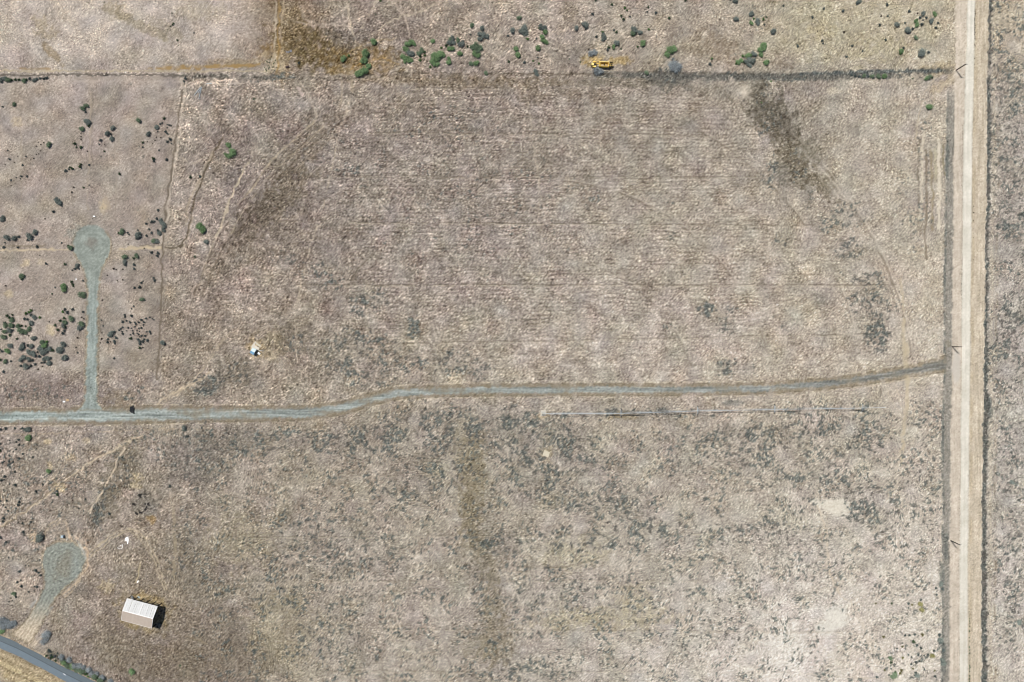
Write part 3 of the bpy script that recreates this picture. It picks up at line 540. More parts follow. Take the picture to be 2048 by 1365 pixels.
# ------------------------------------------------------------------ low weeds: where they stand thick
WD = 0.06 + 0.26 * low * np.clip(0.6 + 0.5 * N50, 0, 1.2)
def wadd(cx, cy, rx, ry, v, deg=0):
    w, m = blob(cx, cy, rx, ry, deg, 0.45, 0.25)
    WD[w] = np.maximum(WD[w], m * v)
for t in [(1090,900,110,70,.75),(1040,860,60,50,.85),(1060,960,80,50,.6),(1190,1000,110,50,.6),(1260,1010,60,40,.65),(1300,1060,90,40,.65),(1010,1090,60,26,.8),(1110,1080,40,26,.7),(1200,1085,90,20,.7),
          (1180,935,40,30,.8),(1480,870,90,30,.75),(1620,860,90,60,.65),(1500,910,80,60,.65),(1720,870,70,70,.6),(1620,950,110,50,.6),(1730,1010,60,60,.75),(1760,1040,40,50,.6),(1440,1070,90,30,.55),(1540,1060,60,30,.6),(1380,900,80,60,.5),
          (870,860,150,50,.75),(720,890,120,40,.75),(560,880,120,26,.65),(870,940,80,60,.6),(800,990,80,40,.55),(640,1060,140,60,.45),(690,1110,160,60,.55),(560,1180,70,60,.5),(660,1200,120,60,.45),(660,1290,90,60,.5),(620,1270,40,30,.65),(380,1130,60,40,.4),
          (1100,1190,140,60,.5),(1240,1210,150,60,.4),(1390,1170,140,40,.45),(1400,1260,160,60,.4),(1030,1340,100,30,.55),(1110,1340,80,26,.5),(1500,1180,100,60,.4),(1600,1120,100,60,.4),
          (720,600,22,26,.75),(758,600,20,20,.6),(718,620,16,16,.8),(755,595,26,22,.5),(825,655,16,22,.8),(640,540,50,20,.5),(660,570,30,16,.5),(570,520,30,16,.5),(700,690,50,34,.75),(690,730,40,26,.75),(780,690,26,30,.6),(760,740,60,26,.65),(850,720,60,22,.6),(900,725,60,26,.7),(965,745,22,18,.85),(740,765,50,16,.6),(600,690,34,24,.5),(480,745,28,30,.55),(420,765,34,16,.8),(410,780,30,14,.8),
          (1412,620,18,14,.85),(1448,655,24,22,.85),(1460,620,16,8,.6),(1530,596,12,8,.7),(1580,652,16,12,.75),(1455,735,22,16,.9),(1500,740,12,10,.6),(1340,655,20,12,.3),
          (1700,430,40,30,.55),(1700,500,34,24,.75),(1720,550,40,22,.6),(1745,560,22,18,.7),(1740,610,50,40,.6),(1755,660,32,44,.8),(1760,690,20,26,.85),(1540,350,20,34,.5),(1620,400,16,20,.6),(1650,450,22,22,.5),(1560,480,20,14,.5),(1340,470,14,10,.6),(1330,400,24,20,.3),(1190,395,14,14,.5),(700,340,26,12,.55),
          (1850,300,16,140,.25),(1820,420,40,100,.25),(1860,420,16,60,.2),(1840,1000,50,160,.4),(1850,850,40,60,.45),(1780,1000,60,60,.5),(1500,40,60,60,.12),
          (2020,300,46,300,.55),(2024,640,30,40,.9),(2010,700,40,100,.6),(2020,900,40,160,.5),(2020,1150,40,200,.5),(2000,120,30,120,.5),(2040,50,20,40,.5),(2015,430,30,60,.7),(2028,600,26,26,.8),
          (400,910,70,70,.45),(490,880,60,30,.55),(350,900,60,40,.35),(300,880,60,30,.4),(250,930,40,40,.4),(200,1020,16,50,.75),(215,990,20,36,.6),(100,1000,110,120,.28),(40,940,50,80,.35),(60,1100,70,60,.25),(370,1060,30,60,.35),(390,1150,40,40,.35),
          (80,783,90,22,.35),(270,790,60,20,.3),(1420,150,80,8,.55),(1560,155,120,10,.7),(1340,150,40,16,.8),(1740,152,100,7,.8),(1860,145,40,7,.5),(520,158,50,8,.6),(560,152,30,8,.6),(1540,230,36,60,.4),(1600,330,24,50,.35),
          (700,300,200,100,.12),(950,400,300,200,.14),(900,250,150,60,.18),(960,1230,30,60,.3),(1600,1000,60,50,.45),(1280,830,300,14,.4)]:
    wadd(*t[:4], t[4])
for mask in (mroad, mgr, msp, MLOW, masp):
    WD *= 1 - mask
WD *= 1 - 0.97 * np.maximum(m2, sm(-1.5, 1.5, X - shW) * (1 - sm(-1.5, 1.5, X - rdW)))
for w, m in (blob(1662,1016,32,16,3,0.3,0.1), blob(1668,1240,24,22,-15,0.3,0.1)):
    WD[w] *= 1 - m
WD = WD * np.clip(0.82 + 0.28 * N50 + 0.22 * N25, 0.2, 1.3)
clump = sm(0.3, 0.75, 0.52 * FS + 0.55 * N9 + 0.42 * N4 + 2.0 * WD - 0.91) * sm(0.02, 0.2, WD)
clump = np.maximum(clump, me * 0.9)
tint = np.clip(0.5 + 0.35 * N50 + 0.25 * N25, 0, 1)[..., None]
wcol = (np.array([100, 96, 92]) * (1 - tint) + np.array([92, 99, 98]) * tint)
light = np.clip((COL.mean(-1, keepdims=True) - 140) / 60, 0, 1)
wcol = wcol + 16 * light
a_ = (clump * 0.84)[..., None]
COL[:] = COL * (1 - a_) + wcol * a_

# grain: dark crumbs and bright straw
dark = np.clip(-(1.0 * WN + 0.55 * N4 + 0.3 * N9), 0, 3) - 0.5
brt = np.clip((1.0 * RNG.standard_normal((NY, NX)) + 0.5 * band(4.5, 55) + 0.3 * N6), 0, 3) - 0.5
amp = GR * (0.95 + 0.14 * np.clip(N50, -1.5, 1.5) + 0.2 * WEB)
COL += (amp * (-26 * dark + 26 * brt))[..., None] * np.array([1, 0.99, 0.93])
COL = np.clip(COL, 30, 247)
# how the low sun behind the camera lifts rough ground towards the camera's own shadow point
gx_ = (X - 1024) / 1024.0; gy_ = (Y - 682) / 682.0
LIFT = 0.8554 + 0.159 * gx_ + 0.148 * gy_ - 0.0043 * gx_ ** 2 + 0.0062 * gx_ * gy_ + 0.0055 * gy_ ** 2
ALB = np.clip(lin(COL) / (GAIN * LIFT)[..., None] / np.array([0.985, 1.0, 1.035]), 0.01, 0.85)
Z += GR * 0.012 * N4
Z -= Z[np.hypot(X - 1024, Y - 682) < 400].mean()


def at(A, px, py):
    fx = np.clip((np.asarray(px, float) + M) / ST, 0, NX - 1.001); fy = np.clip((np.asarray(py, float) + M) / ST, 0, NY - 1.001)
    ix = fx.astype(int); iy = fy.astype(int); fx = fx - ix; fy = fy - iy
    if A.ndim == 3:
        fx = fx[..., None]; fy = fy[..., None]
    return (A[iy, ix] * (1 - fx) + A[iy, ix + 1] * fx) * (1 - fy) + (A[iy + 1, ix] * (1 - fx) + A[iy + 1, ix + 1] * fx) * fy


def zg(px, py):
    return float(at(Z, px, py))


# ------------------------------------------------------------------ materials
MATS = {}


def nmat(name):
    m = bpy.data.materials.new(name); m.use_nodes = True
    nt = m.node_tree
    for n in list(nt.nodes):
        nt.nodes.remove(n)
    out = nt.nodes.new('ShaderNodeOutputMaterial')
    return m, nt, out


def N(nt, t, **k):
    n = nt.nodes.new(t)
    for a, v in k.items():
        setattr(n, a, v)
    return n


def mathn(nt, op, a, b=None, c=None, clamp=False):
    n = N(nt, 'ShaderNodeMath', operation=op, use_clamp=clamp)
    for i, v in enumerate((a, b, c)):
        if v is None:
            continue
        if isinstance(v, (int, float)):
            n.inputs[i].default_value = v
        else:
            nt.links.new(v, n.inputs[i])
    return n.outputs[0]


def mixc(nt, fac, a, b, mode='MIX'):
    n = N(nt, 'ShaderNodeMix', data_type='RGBA', blend_type=mode)
    for i, v in ((0, fac), (6, a), (7, b)):
        if isinstance(v, (int, float)):
            n.inputs[i].default_value = v
        elif isinstance(v, tuple):
            n.inputs[i].default_value = v
        else:
            nt.links.new(v, n.inputs[i])
    return n.outputs[2]


def terrain_mat():
    m, nt, out = nmat('soil_and_dry_grass')
    col = N(nt, 'ShaderNodeAttribute', attribute_name='Col')
    prm = N(nt, 'ShaderNodeAttribute', attribute_name='Prm')   # r grain, g web
    sep = N(nt, 'ShaderNodeSeparateColor'); nt.links.new(prm.outputs['Color'], sep.inputs[0])
    pos = N(nt, 'ShaderNodeNewGeometry')
    n1 = N(nt, 'ShaderNodeTexNoise'); n1.inputs['Scale'].default_value = 2.8; n1.inputs['Detail'].default_value = 3; n1.inputs['Roughness'].default_value = 0.75
    nt.links.new(pos.outputs['Position'], n1.inputs['Vector'])
    g = mathn(nt, 'SUBTRACT', n1.outputs[0], 0.5)
    g = mathn(nt, 'MULTIPLY', g, 2.8)
    g = mathn(nt, 'MULTIPLY', g, mathn(nt, 'ADD', mathn(nt, 'MULTIPLY', sep.outputs[0], 0.9), 0.12))
    g = mathn(nt, 'ADD', g, 1.0)
    g = mathn(nt, 'MAXIMUM', g, 0.35)
    c = mixc(nt, 1.0, col.outputs['Color'], g, 'MULTIPLY')
    # web of pale trails: two sizes of warped cell edges
    wn_ = N(nt, 'ShaderNodeTexNoise'); wn_.inputs['Scale'].default_value = 0.16; wn_.inputs['Detail'].default_value = 3
    nt.links.new(pos.outputs['Position'], wn_.inputs['Vector'])
    vm = N(nt, 'ShaderNodeVectorMath', operation='MULTIPLY_ADD')
    nt.links.new(wn_.outputs['Color'], vm.inputs[0]); vm.inputs[1].default_value = (9, 9, 0); nt.links.new(pos.outputs['Position'], vm.inputs[2])
    flat = N(nt, 'ShaderNodeVectorMath', operation='MULTIPLY'); nt.links.new(vm.outputs[0], flat.inputs[0]); flat.inputs[1].default_value = (1, 1, 0)
    tot = None
    for sc, wd, st in ((0.085, 0.05, 1.0), (0.24, 0.115, 0.85)):
        v = N(nt, 'ShaderNodeTexVoronoi', feature='DISTANCE_TO_EDGE'); v.inputs['Scale'].default_value = sc
        nt.links.new(flat.outputs[0], v.inputs['Vector'])
        e = N(nt, 'ShaderNodeMapRange', interpolation_type='SMOOTHSTEP')
        nt.links.new(v.outputs['Distance'], e.inputs[0]); e.inputs[1].default_value = 0; e.inputs[2].default_value = wd; e.inputs[3].default_value = st; e.inputs[4].default_value = 0
        n3 = N(nt, 'ShaderNodeTexNoise'); n3.inputs['Scale'].default_value = sc * 1.3; n3.inputs['Detail'].default_value = 2
        nt.links.new(pos.outputs['Position'], n3.inputs['Vector'])
        k = N(nt, 'ShaderNodeMapRange'); nt.links.new(n3.outputs[0], k.inputs[0]); k.inputs[1].default_value = 0.40; k.inputs[2].default_value = 0.55
        e2 = mathn(nt, 'MULTIPLY', e.outputs[0], k.outputs[0])
        tot = e2 if tot is None else mathn(nt, 'MAXIMUM', tot, e2)
    tot = mathn(nt, 'MULTIPLY', tot, sep.outputs[1], clamp=True)
    c = mixc(nt, tot, c, mixc(nt, 1.0, col.outputs['Color'], (1.75, 1.72, 1.72, 1), 'MULTIPLY'))
    n2 = N(nt, 'ShaderNodeTexNoise'); n2.inputs['Scale'].default_value = 2.2; n2.inputs['Detail'].default_value = 4; n2.inputs['Roughness'].default_value = 0.7
    nt.links.new(pos.outputs['Position'], n2.inputs['Vector'])
    bp = N(nt, 'ShaderNodeBump'); bp.inputs['Distance'].default_value = 0.13
    nt.links.new(n2.outputs[0], bp.inputs['Height']); nt.links.new(mathn(nt, 'MULTIPLY', sep.outputs[0], 0.12, clamp=True), bp.inputs['Strength'])
    d = N(nt, 'ShaderNodeBsdfDiffuse'); d.inputs['Roughness'].default_value = 1.0
    nt.links.new(c, d.inputs['Color']); nt.links.new(bp.outputs[0], d.inputs['Normal'])
    nt.links.new(d.outputs[0], out.inputs[0])
    return m


def simple(name, col, rough=0.8, metal=0.0, var=0.15, scale=2.0, spec=0.3, bump=0.0, streak=None):
    m, nt, out = nmat(name)
    b = N(nt, 'ShaderNodeBsdfPrincipled')
    b.inputs['Roughness'].default_value = rough; b.inputs['Metallic'].default_value = metal
    b.inputs['Specular IOR Level'].default_value = spec
    tc = N(nt, 'ShaderNodeTexCoord')
    n = N(nt, 'ShaderNodeTexNoise'); n.inputs['Scale'].default_value = scale; n.inputs['Detail'].default_value = 5
    if streak:
        mp = N(nt, 'ShaderNodeMapping'); mp.inputs['Scale'].default_value = streak
        nt.links.new(tc.outputs['Object'], mp.inputs[0]); nt.links.new(mp.outputs[0], n.inputs['Vector'])
    else:
        nt.links.new(tc.outputs['Object'], n.inputs['Vector'])
    oi = N(nt, 'ShaderNodeObjectInfo')
    f = mathn(nt, 'MULTIPLY', mathn(nt, 'SUBTRACT', n.outputs[0], 0.5), var * 4)
    f = mathn(nt, 'ADD', f, mathn(nt, 'MULTIPLY', mathn(nt, 'SUBTRACT', oi.outputs['Random'], 0.5), var))
    f = mathn(nt, 'ADD', f, 1.0)
    nt.links.new(mixc(nt, 1.0, col, f, 'MULTIPLY'), b.inputs['Base Color'])
    if bump:
        bp = N(nt, 'ShaderNodeBump'); bp.inputs['Strength'].default_value = bump; bp.inputs['Distance'].default_value = 0.05
        nt.links.new(n.outputs[0], bp.inputs['Height']); nt.links.new(bp.outputs[0], b.inputs['Normal'])
    nt.links.new(b.outputs[0], out.inputs[0])
    return m


def leaf_mat(name, c1, c2):
    m, nt, out = nmat(name)
    d = N(nt, 'ShaderNodeBsdfDiffuse'); d.inputs['Roughness'].default_value = 1
    geo = N(nt, 'ShaderNodeNewGeometry')
    n = N(nt, 'ShaderNodeTexNoise'); n.inputs['Scale'].default_value = 2.2; n.inputs['Detail'].default_value = 3
    nt.links.new(geo.outputs['Position'], n.inputs['Vector'])
    k = N(nt, 'ShaderNodeMapRange'); nt.links.new(n.outputs[0], k.inputs[0]); k.inputs[1].default_value = 0.35; k.inputs[2].default_value = 0.65
    oi = N(nt, 'ShaderNodeObjectInfo')
    c = mixc(nt, k.outputs[0], c1, c2)
    f = mathn(nt, 'ADD', mathn(nt, 'MULTIPLY', geo.outputs['Random Per Island'], 1.1), mathn(nt, 'ADD', mathn(nt, 'MULTIPLY', oi.outputs['Random'], 0.4), 0.78))
    c = mixc(nt, 1.0, c, f, 'MULTIPLY')
    nt.links.new(c, d.inputs['Color'])
    nt.links.new(d.outputs[0], out.inputs[0])
    return m


def inst_mat(name, mul):
    m, nt, out = nmat(name)
    d = N(nt, 'ShaderNodeBsdfDiffuse'); d.inputs['Roughness'].default_value = 1
    a = N(nt, 'ShaderNodeAttribute', attribute_name='tone', attribute_type='INSTANCER')
    oi = N(nt, 'ShaderNodeObjectInfo')
    f = mathn(nt, 'ADD', mathn(nt, 'MULTIPLY', oi.outputs['Random'], 0.5 * mul), 0.75 * mul)
    nt.links.new(mixc(nt, 1.0, a.outputs['Color'], f, 'MULTIPLY'), d.inputs['Color'])
    nt.links.new(d.outputs[0], out.inputs[0])
    return m


SOIL = terrain_mat()
MT = {
 'G': leaf_mat('leaves_green', alb(92, 120, 84), alb(128, 150, 110)),
 'D': leaf_mat('leaves_dark_green', alb(90, 108, 88), alb(118, 132, 108)),
 'S': leaf_mat('leaves_grey_green', alb(94, 104, 101), alb(128, 134, 126)),
 'F': leaf_mat('twigs_pale_grey', alb(112, 120, 126), alb(158, 164, 164)),
 'O': leaf_mat('leaves_olive', alb(118, 116, 78), alb(146, 142, 104)),
 'B': leaf_mat('leaves_brown', alb(78, 62, 52), alb(100, 84, 70)),
 'wood': simple('shrub_wood', (0.06, 0.045, 0.032, 1)),
 'pole': simple('creosoted_wood', (0.022, 0.017, 0.014, 1), 0.9, var=0.2),
 'post': simple('weathered_post', (0.06, 0.052, 0.045, 1), 0.9),
 'arm': simple('weathered_grey_wood', (0.16, 0.14, 0.12, 1), 0.9),
 'conc': simple('concrete', alb(228, 220, 205), 0.9, var=0.10, scale=1.5, bump=0.2),
 'conc2': simple('aged_concrete', alb(226, 216, 192), 0.9, var=0.10, scale=1.5, bump=0.2),
 'galv': simple('galvanised_steel', (0.47, 0.52, 0.55, 1), 0.45, 0.55, var=0.1),
 'roof_sunlit': simple('sunlit_corrugated_steel', (0.66, 0.66, 0.65, 1), 0.5, 0.25, var=0.16, scale=1.6, spec=0.5, streak=(3.0, 0.5, 1)),  # roof metal with the sun's brightness on this slope put into its colour
 'roof_shaded': simple('shaded_corrugated_steel', (0.385, 0.325, 0.275, 1), 0.55, 0.0, var=0.05, scale=0.6, spec=0.3),  # same roof metal, coloured darker for the slope that catches less sun
 'trim': simple('white_trim', (0.75, 0.74, 0.72, 1), 0.6),
 'white': simple('white_paint', (0.82, 0.82, 0.82, 1), 0.6, var=0.05),
 'tarp': simple('white_plastic_sheet', (0.85, 0.85, 0.85, 1), 0.5, var=0.05, bump=0.3),
 'blue': simple('blue_sheet_steel', alb(120, 172, 208), 0.5, var=0.08),
 'ice': simple('pale_blue_sheet_steel', alb(214, 234, 240), 0.5, var=0.06),
 'tan': simple('tan_box', alb(222, 192, 152), 0.8),
 'bluegrey': simple('blue_grey_steel', alb(186, 206, 218), 0.5),
 'dark': simple('black_rubber', (0.014, 0.014, 0.015, 1), 0.85, spec=0.2),
 'rubble': simple('black_rubble', (0.022, 0.024, 0.028, 1), 0.9, var=0.3),
 'rubble2': simple('grey_rubble', (0.22, 0.22, 0.22, 1), 0.9, var=0.3),
 'rock': simple('grey_rock', (0.20, 0.205, 0.22, 1), 0.9, var=0.3, scale=3, bump=0.5),
 'yel': simple('yellow_machine_paint', (0.62, 0.42, 0.08, 1), 0.55, var=0.16, scale=1.2, spec=0.4),
 'yel2': simple('pale_yellow_panel', (0.74, 0.58, 0.20, 1), 0.55, var=0.12),
 'black': simple('dark_machine_steel', (0.02, 0.02, 0.022, 1), 0.6),
 'dirt': simple('dried_dirt', alb(214, 196, 168), 0.95, var=0.25, scale=1.5),
 'rust': simple('rusty_steel', (0.055, 0.035, 0.04, 1), 0.8),
}


def asphalt_mat():
    m, nt, out = nmat('worn_asphalt')
    d = N(nt, 'ShaderNodeBsdfPrincipled'); d.inputs['Roughness'].default_value = 0.85
    u = N(nt, 'ShaderNodeAttribute', attribute_name='across')
    geo = N(nt, 'ShaderNodeNewGeometry')
    n = N(nt, 'ShaderNodeTexNoise'); n.inputs['Scale'].default_value = 0.5; n.inputs['Detail'].default_value = 6
    nt.links.new(geo.outputs['Position'], n.inputs['Vector'])
    c = mixc(nt, n.outputs[0], alb(92, 104, 112), alb(108, 120, 126))
    # tar in the centre joint, paler lane on the lower side
    k = N(nt, 'ShaderNodeMapRange', interpolation_type='SMOOTHSTEP'); nt.links.new(u.outputs['Fac'], k.inputs[0]); k.inputs[1].default_value = 0.42; k.inputs[2].default_value = 0.52
    c = mixc(nt, k.outputs[0], c, mixc(nt, n.outputs[0], alb(106, 120, 130), alb(122, 136, 146)))
    e = mathn(nt, 'ABSOLUTE', mathn(nt, 'SUBTRACT', u.outputs['Fac'], 0.43))
    k2 = N(nt, 'ShaderNodeMapRange', interpolation_type='SMOOTHSTEP'); nt.links.new(e, k2.inputs[0]); k2.inputs[1].default_value = 0.0; k2.inputs[2].default_value = 0.05; k2.inputs[3].default_value = 0.75; k2.inputs[4].default_value = 0
    c = mixc(nt, k2.outputs[0], c, alb(70, 78, 86))
    nt.links.new(c, d.inputs['Base Color']); nt.links.new(d.outputs[0], out.inputs[0])
    return m
MT['asphalt'] = asphalt_mat()


# ------------------------------------------------------------------ the land as meshes
def far(v, lo, hi):
    ext = [20, 60, 160, 400, 1000, 2600, 6500, 16000]
    a = [lo - e for e in reversed(ext)]; b = [hi + e for e in ext]
    return np.concatenate([a, v, b]), len(ext)
XF, E = far(xs, xs[0], xs[-1]); YF, _ = far(ys, ys[0], ys[-1])
ixx = np.clip(np.arange(len(XF)) - E, 0, NX - 1); iyy = np.clip(np.arange(len(YF)) - E, 0, NY - 1)
GX, GY = np.meshgrid(XF, YF)
dist = np.maximum(np.maximum(xs[0] - GX, GX - xs[-1]), np.maximum(ys[0] - GY, GY - ys[-1]))
fade = np.clip(dist / 100.0, 0, 1)
keepx = (GX > 1885) & (GX < 1985) & (dist > 0)
fade = np.where(keepx, 0, fade)
A_ = ALB[iyy][:, ixx]
mean = ALB[::7, ::7].reshape(-1, 3).mean(0)
A_ = A_ * (1 - fade[..., None]) + mean * fade[..., None]
Z_ = Z[iyy][:, ixx] * (1 - fade)
GR_ = GR[iyy][:, ixx]; WEB_ = np.clip(WEB[iyy][:, ixx] * (1 - fade), 0, 1)
FXN, FYN = len(XF), len(YF)
VX = (GX - CX) * S; VY = (CY - GY) * S


def cellmask(m):
    c = 0.25 * (m[:-1, :-1] + m[1:, :-1] + m[:-1, 1:] + m[1:, 1:]) > 0.5
    out = np.zeros((FYN - 1, FXN - 1), bool)
    out[E:E + NY - 1, E:E + NX - 1] = c
    return out


def grid_object(name, cells, mat=SOIL):
    jy, jx = np.nonzero(cells)
    a = jy * FXN + jx
    quads = np.stack([a + FXN, a + FXN + 1, a + 1, a], 1)     # counter-clockwise from above
    used, inv = np.unique(quads, return_inverse=True)
    inv = inv.reshape(-1, 4)
    me_ = bpy.data.meshes.new(name)
    me_.vertices.add(len(used)); me_.loops.add(inv.size); me_.polygons.add(len(inv))
    co = np.stack([VX.ravel()[used], VY.ravel()[used], Z_.ravel()[used]], 1)
    me_.vertices.foreach_set('co', co.astype(np.float32).ravel())
    me_.loops.foreach_set('vertex_index', inv.astype(np.int32).ravel())
    me_.polygons.foreach_set('loop_start', (np.arange(len(inv)) * 4).astype(np.int32))
    me_.polygons.foreach_set('use_smooth', np.ones(len(inv), bool))
    me_.update(calc_edges=True)
    c = me_.color_attributes.new('Col', 'FLOAT_COLOR', 'POINT')
    rgba = np.concatenate([A_.reshape(-1, 3)[used], np.ones((len(used), 1))], 1)
    c.data.foreach_set('color', rgba.astype(np.float32).ravel())
    c = me_.color_attributes.new('Prm', 'FLOAT_COLOR', 'POINT')
    prm = np.stack([GR_.ravel()[used], WEB_.ravel()[used], np.zeros(len(used)), np.ones(len(used))], 1)
    c.data.foreach_set('color', prm.astype(np.float32).ravel())
    me_.materials.append(mat)
    o = bpy.data.objects.new(name, me_); C.objects.link(o)
    o['kind'] = 'structure'
    return o


c_road = cellmask(mroad)
jj = np.arange(FXN - 1)
c_far = np.zeros_like(c_road)
c_gr = cellmask(mgr) & ~c_road
c_sp = cellmask(msp) & ~c_gr & ~c_road
spur = cellmask((Y > 540).astype(float))
c_spur = c_sp & spur
c_circ = c_sp & ~spur
c_low = cellmask(MLOW)
c_ed = cellmask(me) & ~c_road
c_wd = cellmask(mg) & ~c_road & ~c_gr
rest = ~(c_road | c_gr | c_sp | c_low | c_ed | c_wd)
for nm, c_, lab in (('ground', rest, 'dry pale soil and grass field covering the whole site'), ('dirt_road', c_road, 'wide pale graded dirt road'), ('gravel_road', c_gr, 'long blue-grey gravel road curving across the field'),
                    ('gravel_path', c_spur, 'straight gravel spur up to the turning circle'), ('turning_circle', c_circ, 'teardrop gravel turning circle at the end of the spur'),
                    ('turning_circle', c_low, 'gravel turning circle running down to the asphalt road'), ('ditch', c_ed, 'narrow overgrown ditch beyond the dirt road'), ('ditch', c_wd, 'shallow grey ditch beside the dirt road')):
    o = grid_object(nm, c_)
    o['label'] = lab


# ------------------------------------------------------------------ mesh helpers
class MB:
    def __init__(s):
        s.v = []; s.f = []

    def add(s, v, f):
        n = len(s.v); s.v += [tuple(p) for p in v]; s.f += [tuple(i + n for i in q) for q in f]; return s

    def box(s, x0, x1, y0, y1, z0, z1):
        return s.add([(x0,y0,z0),(x1,y0,z0),(x1,y1,z0),(x0,y1,z0),(x0,y0,z1),(x1,y0,z1),(x1,y1,z1),(x0,y1,z1)],
                     [(3,2,1,0),(4,5,6,7),(0,1,5,4),(1,2,6,5),(2,3,7,6),(3,0,4,7)])

    def hull(s, bot, top):
        n = len(bot)
        return s.add(list(bot) + list(top), [tuple(reversed(range(n))), tuple(range(n, 2 * n))] + [(i, (i + 1) % n, n + (i + 1) % n, n + i) for i in range(n)])

    def tube(s, a, b, r0, r1=None, n=8):
        r1 = r0 if r1 is None else r1
        a = Vector(a); b = Vector(b); d = (b - a).normalized()
        u = d.orthogonal().normalized(); w = d.cross(u)
        A = [tuple(a + (u * cos(2*pi*i/n) + w * sin(2*pi*i/n)) * r0) for i in range(n)]
        B = [tuple(b + (u * cos(2*pi*i/n) + w * sin(2*pi*i/n)) * r1) for i in range(n)]
        return s.hull(A, B)

    def ring(s, c, ax, R, r, n=16, k=6, fl=1.0):
        ax = Vector(ax).normalized(); u = ax.orthogonal().normalized(); w = ax.cross(u); c = Vector(c)
        v = []
        for i in range(n):
            a = 2*pi*i/n; rd = u * cos(a) + w * sin(a)
            for j in range(k):
                b = 2*pi*j/k
                v.append(tuple(c + rd * (R + r * cos(b)) + ax * (r * fl * sin(b))))
        f = [(i*k+j, ((i+1)%n)*k+j, ((i+1)%n)*k+(j+1)%k, i*k+(j+1)%k) for i in range(n) for j in range(k)]
        return s.add(v, f)

    def build(s, name, mat, parent=None, smooth=False):
        m = bpy.data.meshes.new(name); m.from_pydata(s.v, [], s.f); m.update()
        m.materials.append(MT[mat] if isinstance(mat, str) else mat)
        if smooth:
            m.polygons.foreach_set('use_smooth', [True] * len(m.polygons))
        o = bpy.data.objects.new(name, m); C.objects.link(o)
        if parent:
            o.parent = parent
        return o


def tag(o, label, cat, group=None, kind=None):
    if label: o['label'] = label
    if cat: o['category'] = cat
    if group: o['group'] = group
    if kind: o['kind'] = kind
    return o


def thing(name, label, cat, px, py, rot=0, group=None, z=None, h=0):
    o = bpy.data.objects.new(name, None); C.objects.link(o); o.empty_display_size = 0.3
    x, y = P(px, py, h)
    o.location = (x, y, zg(px, py) if z is None else z); o.rotation_euler = (0, 0, rot)
    return tag(o, label, cat, group)


# ------------------------------------------------------------------ asphalt road
def asphalt():
    n = 60
    t = np.linspace(-320, 420, n)
    def ext(tab):
        a = np.array(tab, float)
        s0 = (a[1] - a[0]) / (a[1, 0] - a[0, 0]); s1 = (a[-1] - a[-2]) / (a[-1, 0] - a[-2, 0])
        y = np.interp(t, a[:, 0], a[:, 1])
        y = np.where(t < a[0, 0], a[0, 1] + (t - a[0, 0]) * s0[1], y)
        return np.where(t > a[-1, 0], a[-1, 1] + (t - a[-1, 0]) * s1[1], y)
    yn, ysu = ext(ASN), ext(ASS)
    K = 6
    v = []; f = []; ac = []
    for i in range(n):
        for j in range(K + 1):
            q = j / K
            wob = 0.5 * math.sin(i * 1.3) * (q in (0, 1)) + 0.3 * math.sin(i * 2.9)* (q in (0, 1))
            # across, square to the road
            px = t[i] - (0.5 - q) * -0.0; py = yn[i] * (1 - q) + ysu[i] * q + wob
            x, y = P(px, py)
            v.append((x, y, 0.02 + 0.06 * (1 - (2*q-1)**2))); ac.append(q)
    for i in range(n - 1):
        for j in range(K):
            a = i * (K + 1) + j
            f.append((a, a + 1, a + K + 2, a + K + 1))
    f = [tuple(q) for q in f]
    nb = len(v)
    # skirt down into the ground
    for i in range(n):
        for j in (0, K):
            x, y, z = v[i * (K + 1) + j]; v.append((x, y, -0.4)); ac.append(0 if j == 0 else 1)
    for i in range(n - 1):
        f.append((i*(K+1), (i+1)*(K+1), nb+2*(i+1), nb+2*i)); f.append(((i+1)*(K+1)+K, i*(K+1)+K, nb+2*i+1, nb+2*(i+1)+1))
    m = bpy.data.meshes.new('asphalt_road'); m.from_pydata(v, [], f); m.update()
    at_ = m.attributes.new('across', 'FLOAT', 'POINT'); at_.data.foreach_set('value', ac)
    m.materials.append(MT['asphalt'])
    o = bpy.data.objects.new('asphalt_road', m); C.objects.link(o); o['kind'] = 'structure'
    o['label'] = 'two-lane asphalt road crossing the lower corner'
    a = np.array([P(126.4, 1347.5), P(131.8, 1350.8)]); d = a[1] - a[0]; L = np.linalg.norm(d); d /= L; nn = np.array([-d[1], d[0]]) * 0.13
    # the road's crown stands at 0.08 here
    s_ = MB(); q = [a[0]-nn, a[1]-nn, a[1]+nn, a[0]+nn]
    s_.hull([(p[0], p[1], 0.03) for p in q], [(p[0], p[1], 0.084) for p in q])
    w = s_.build('road_marking', 'white', o)
asphalt()

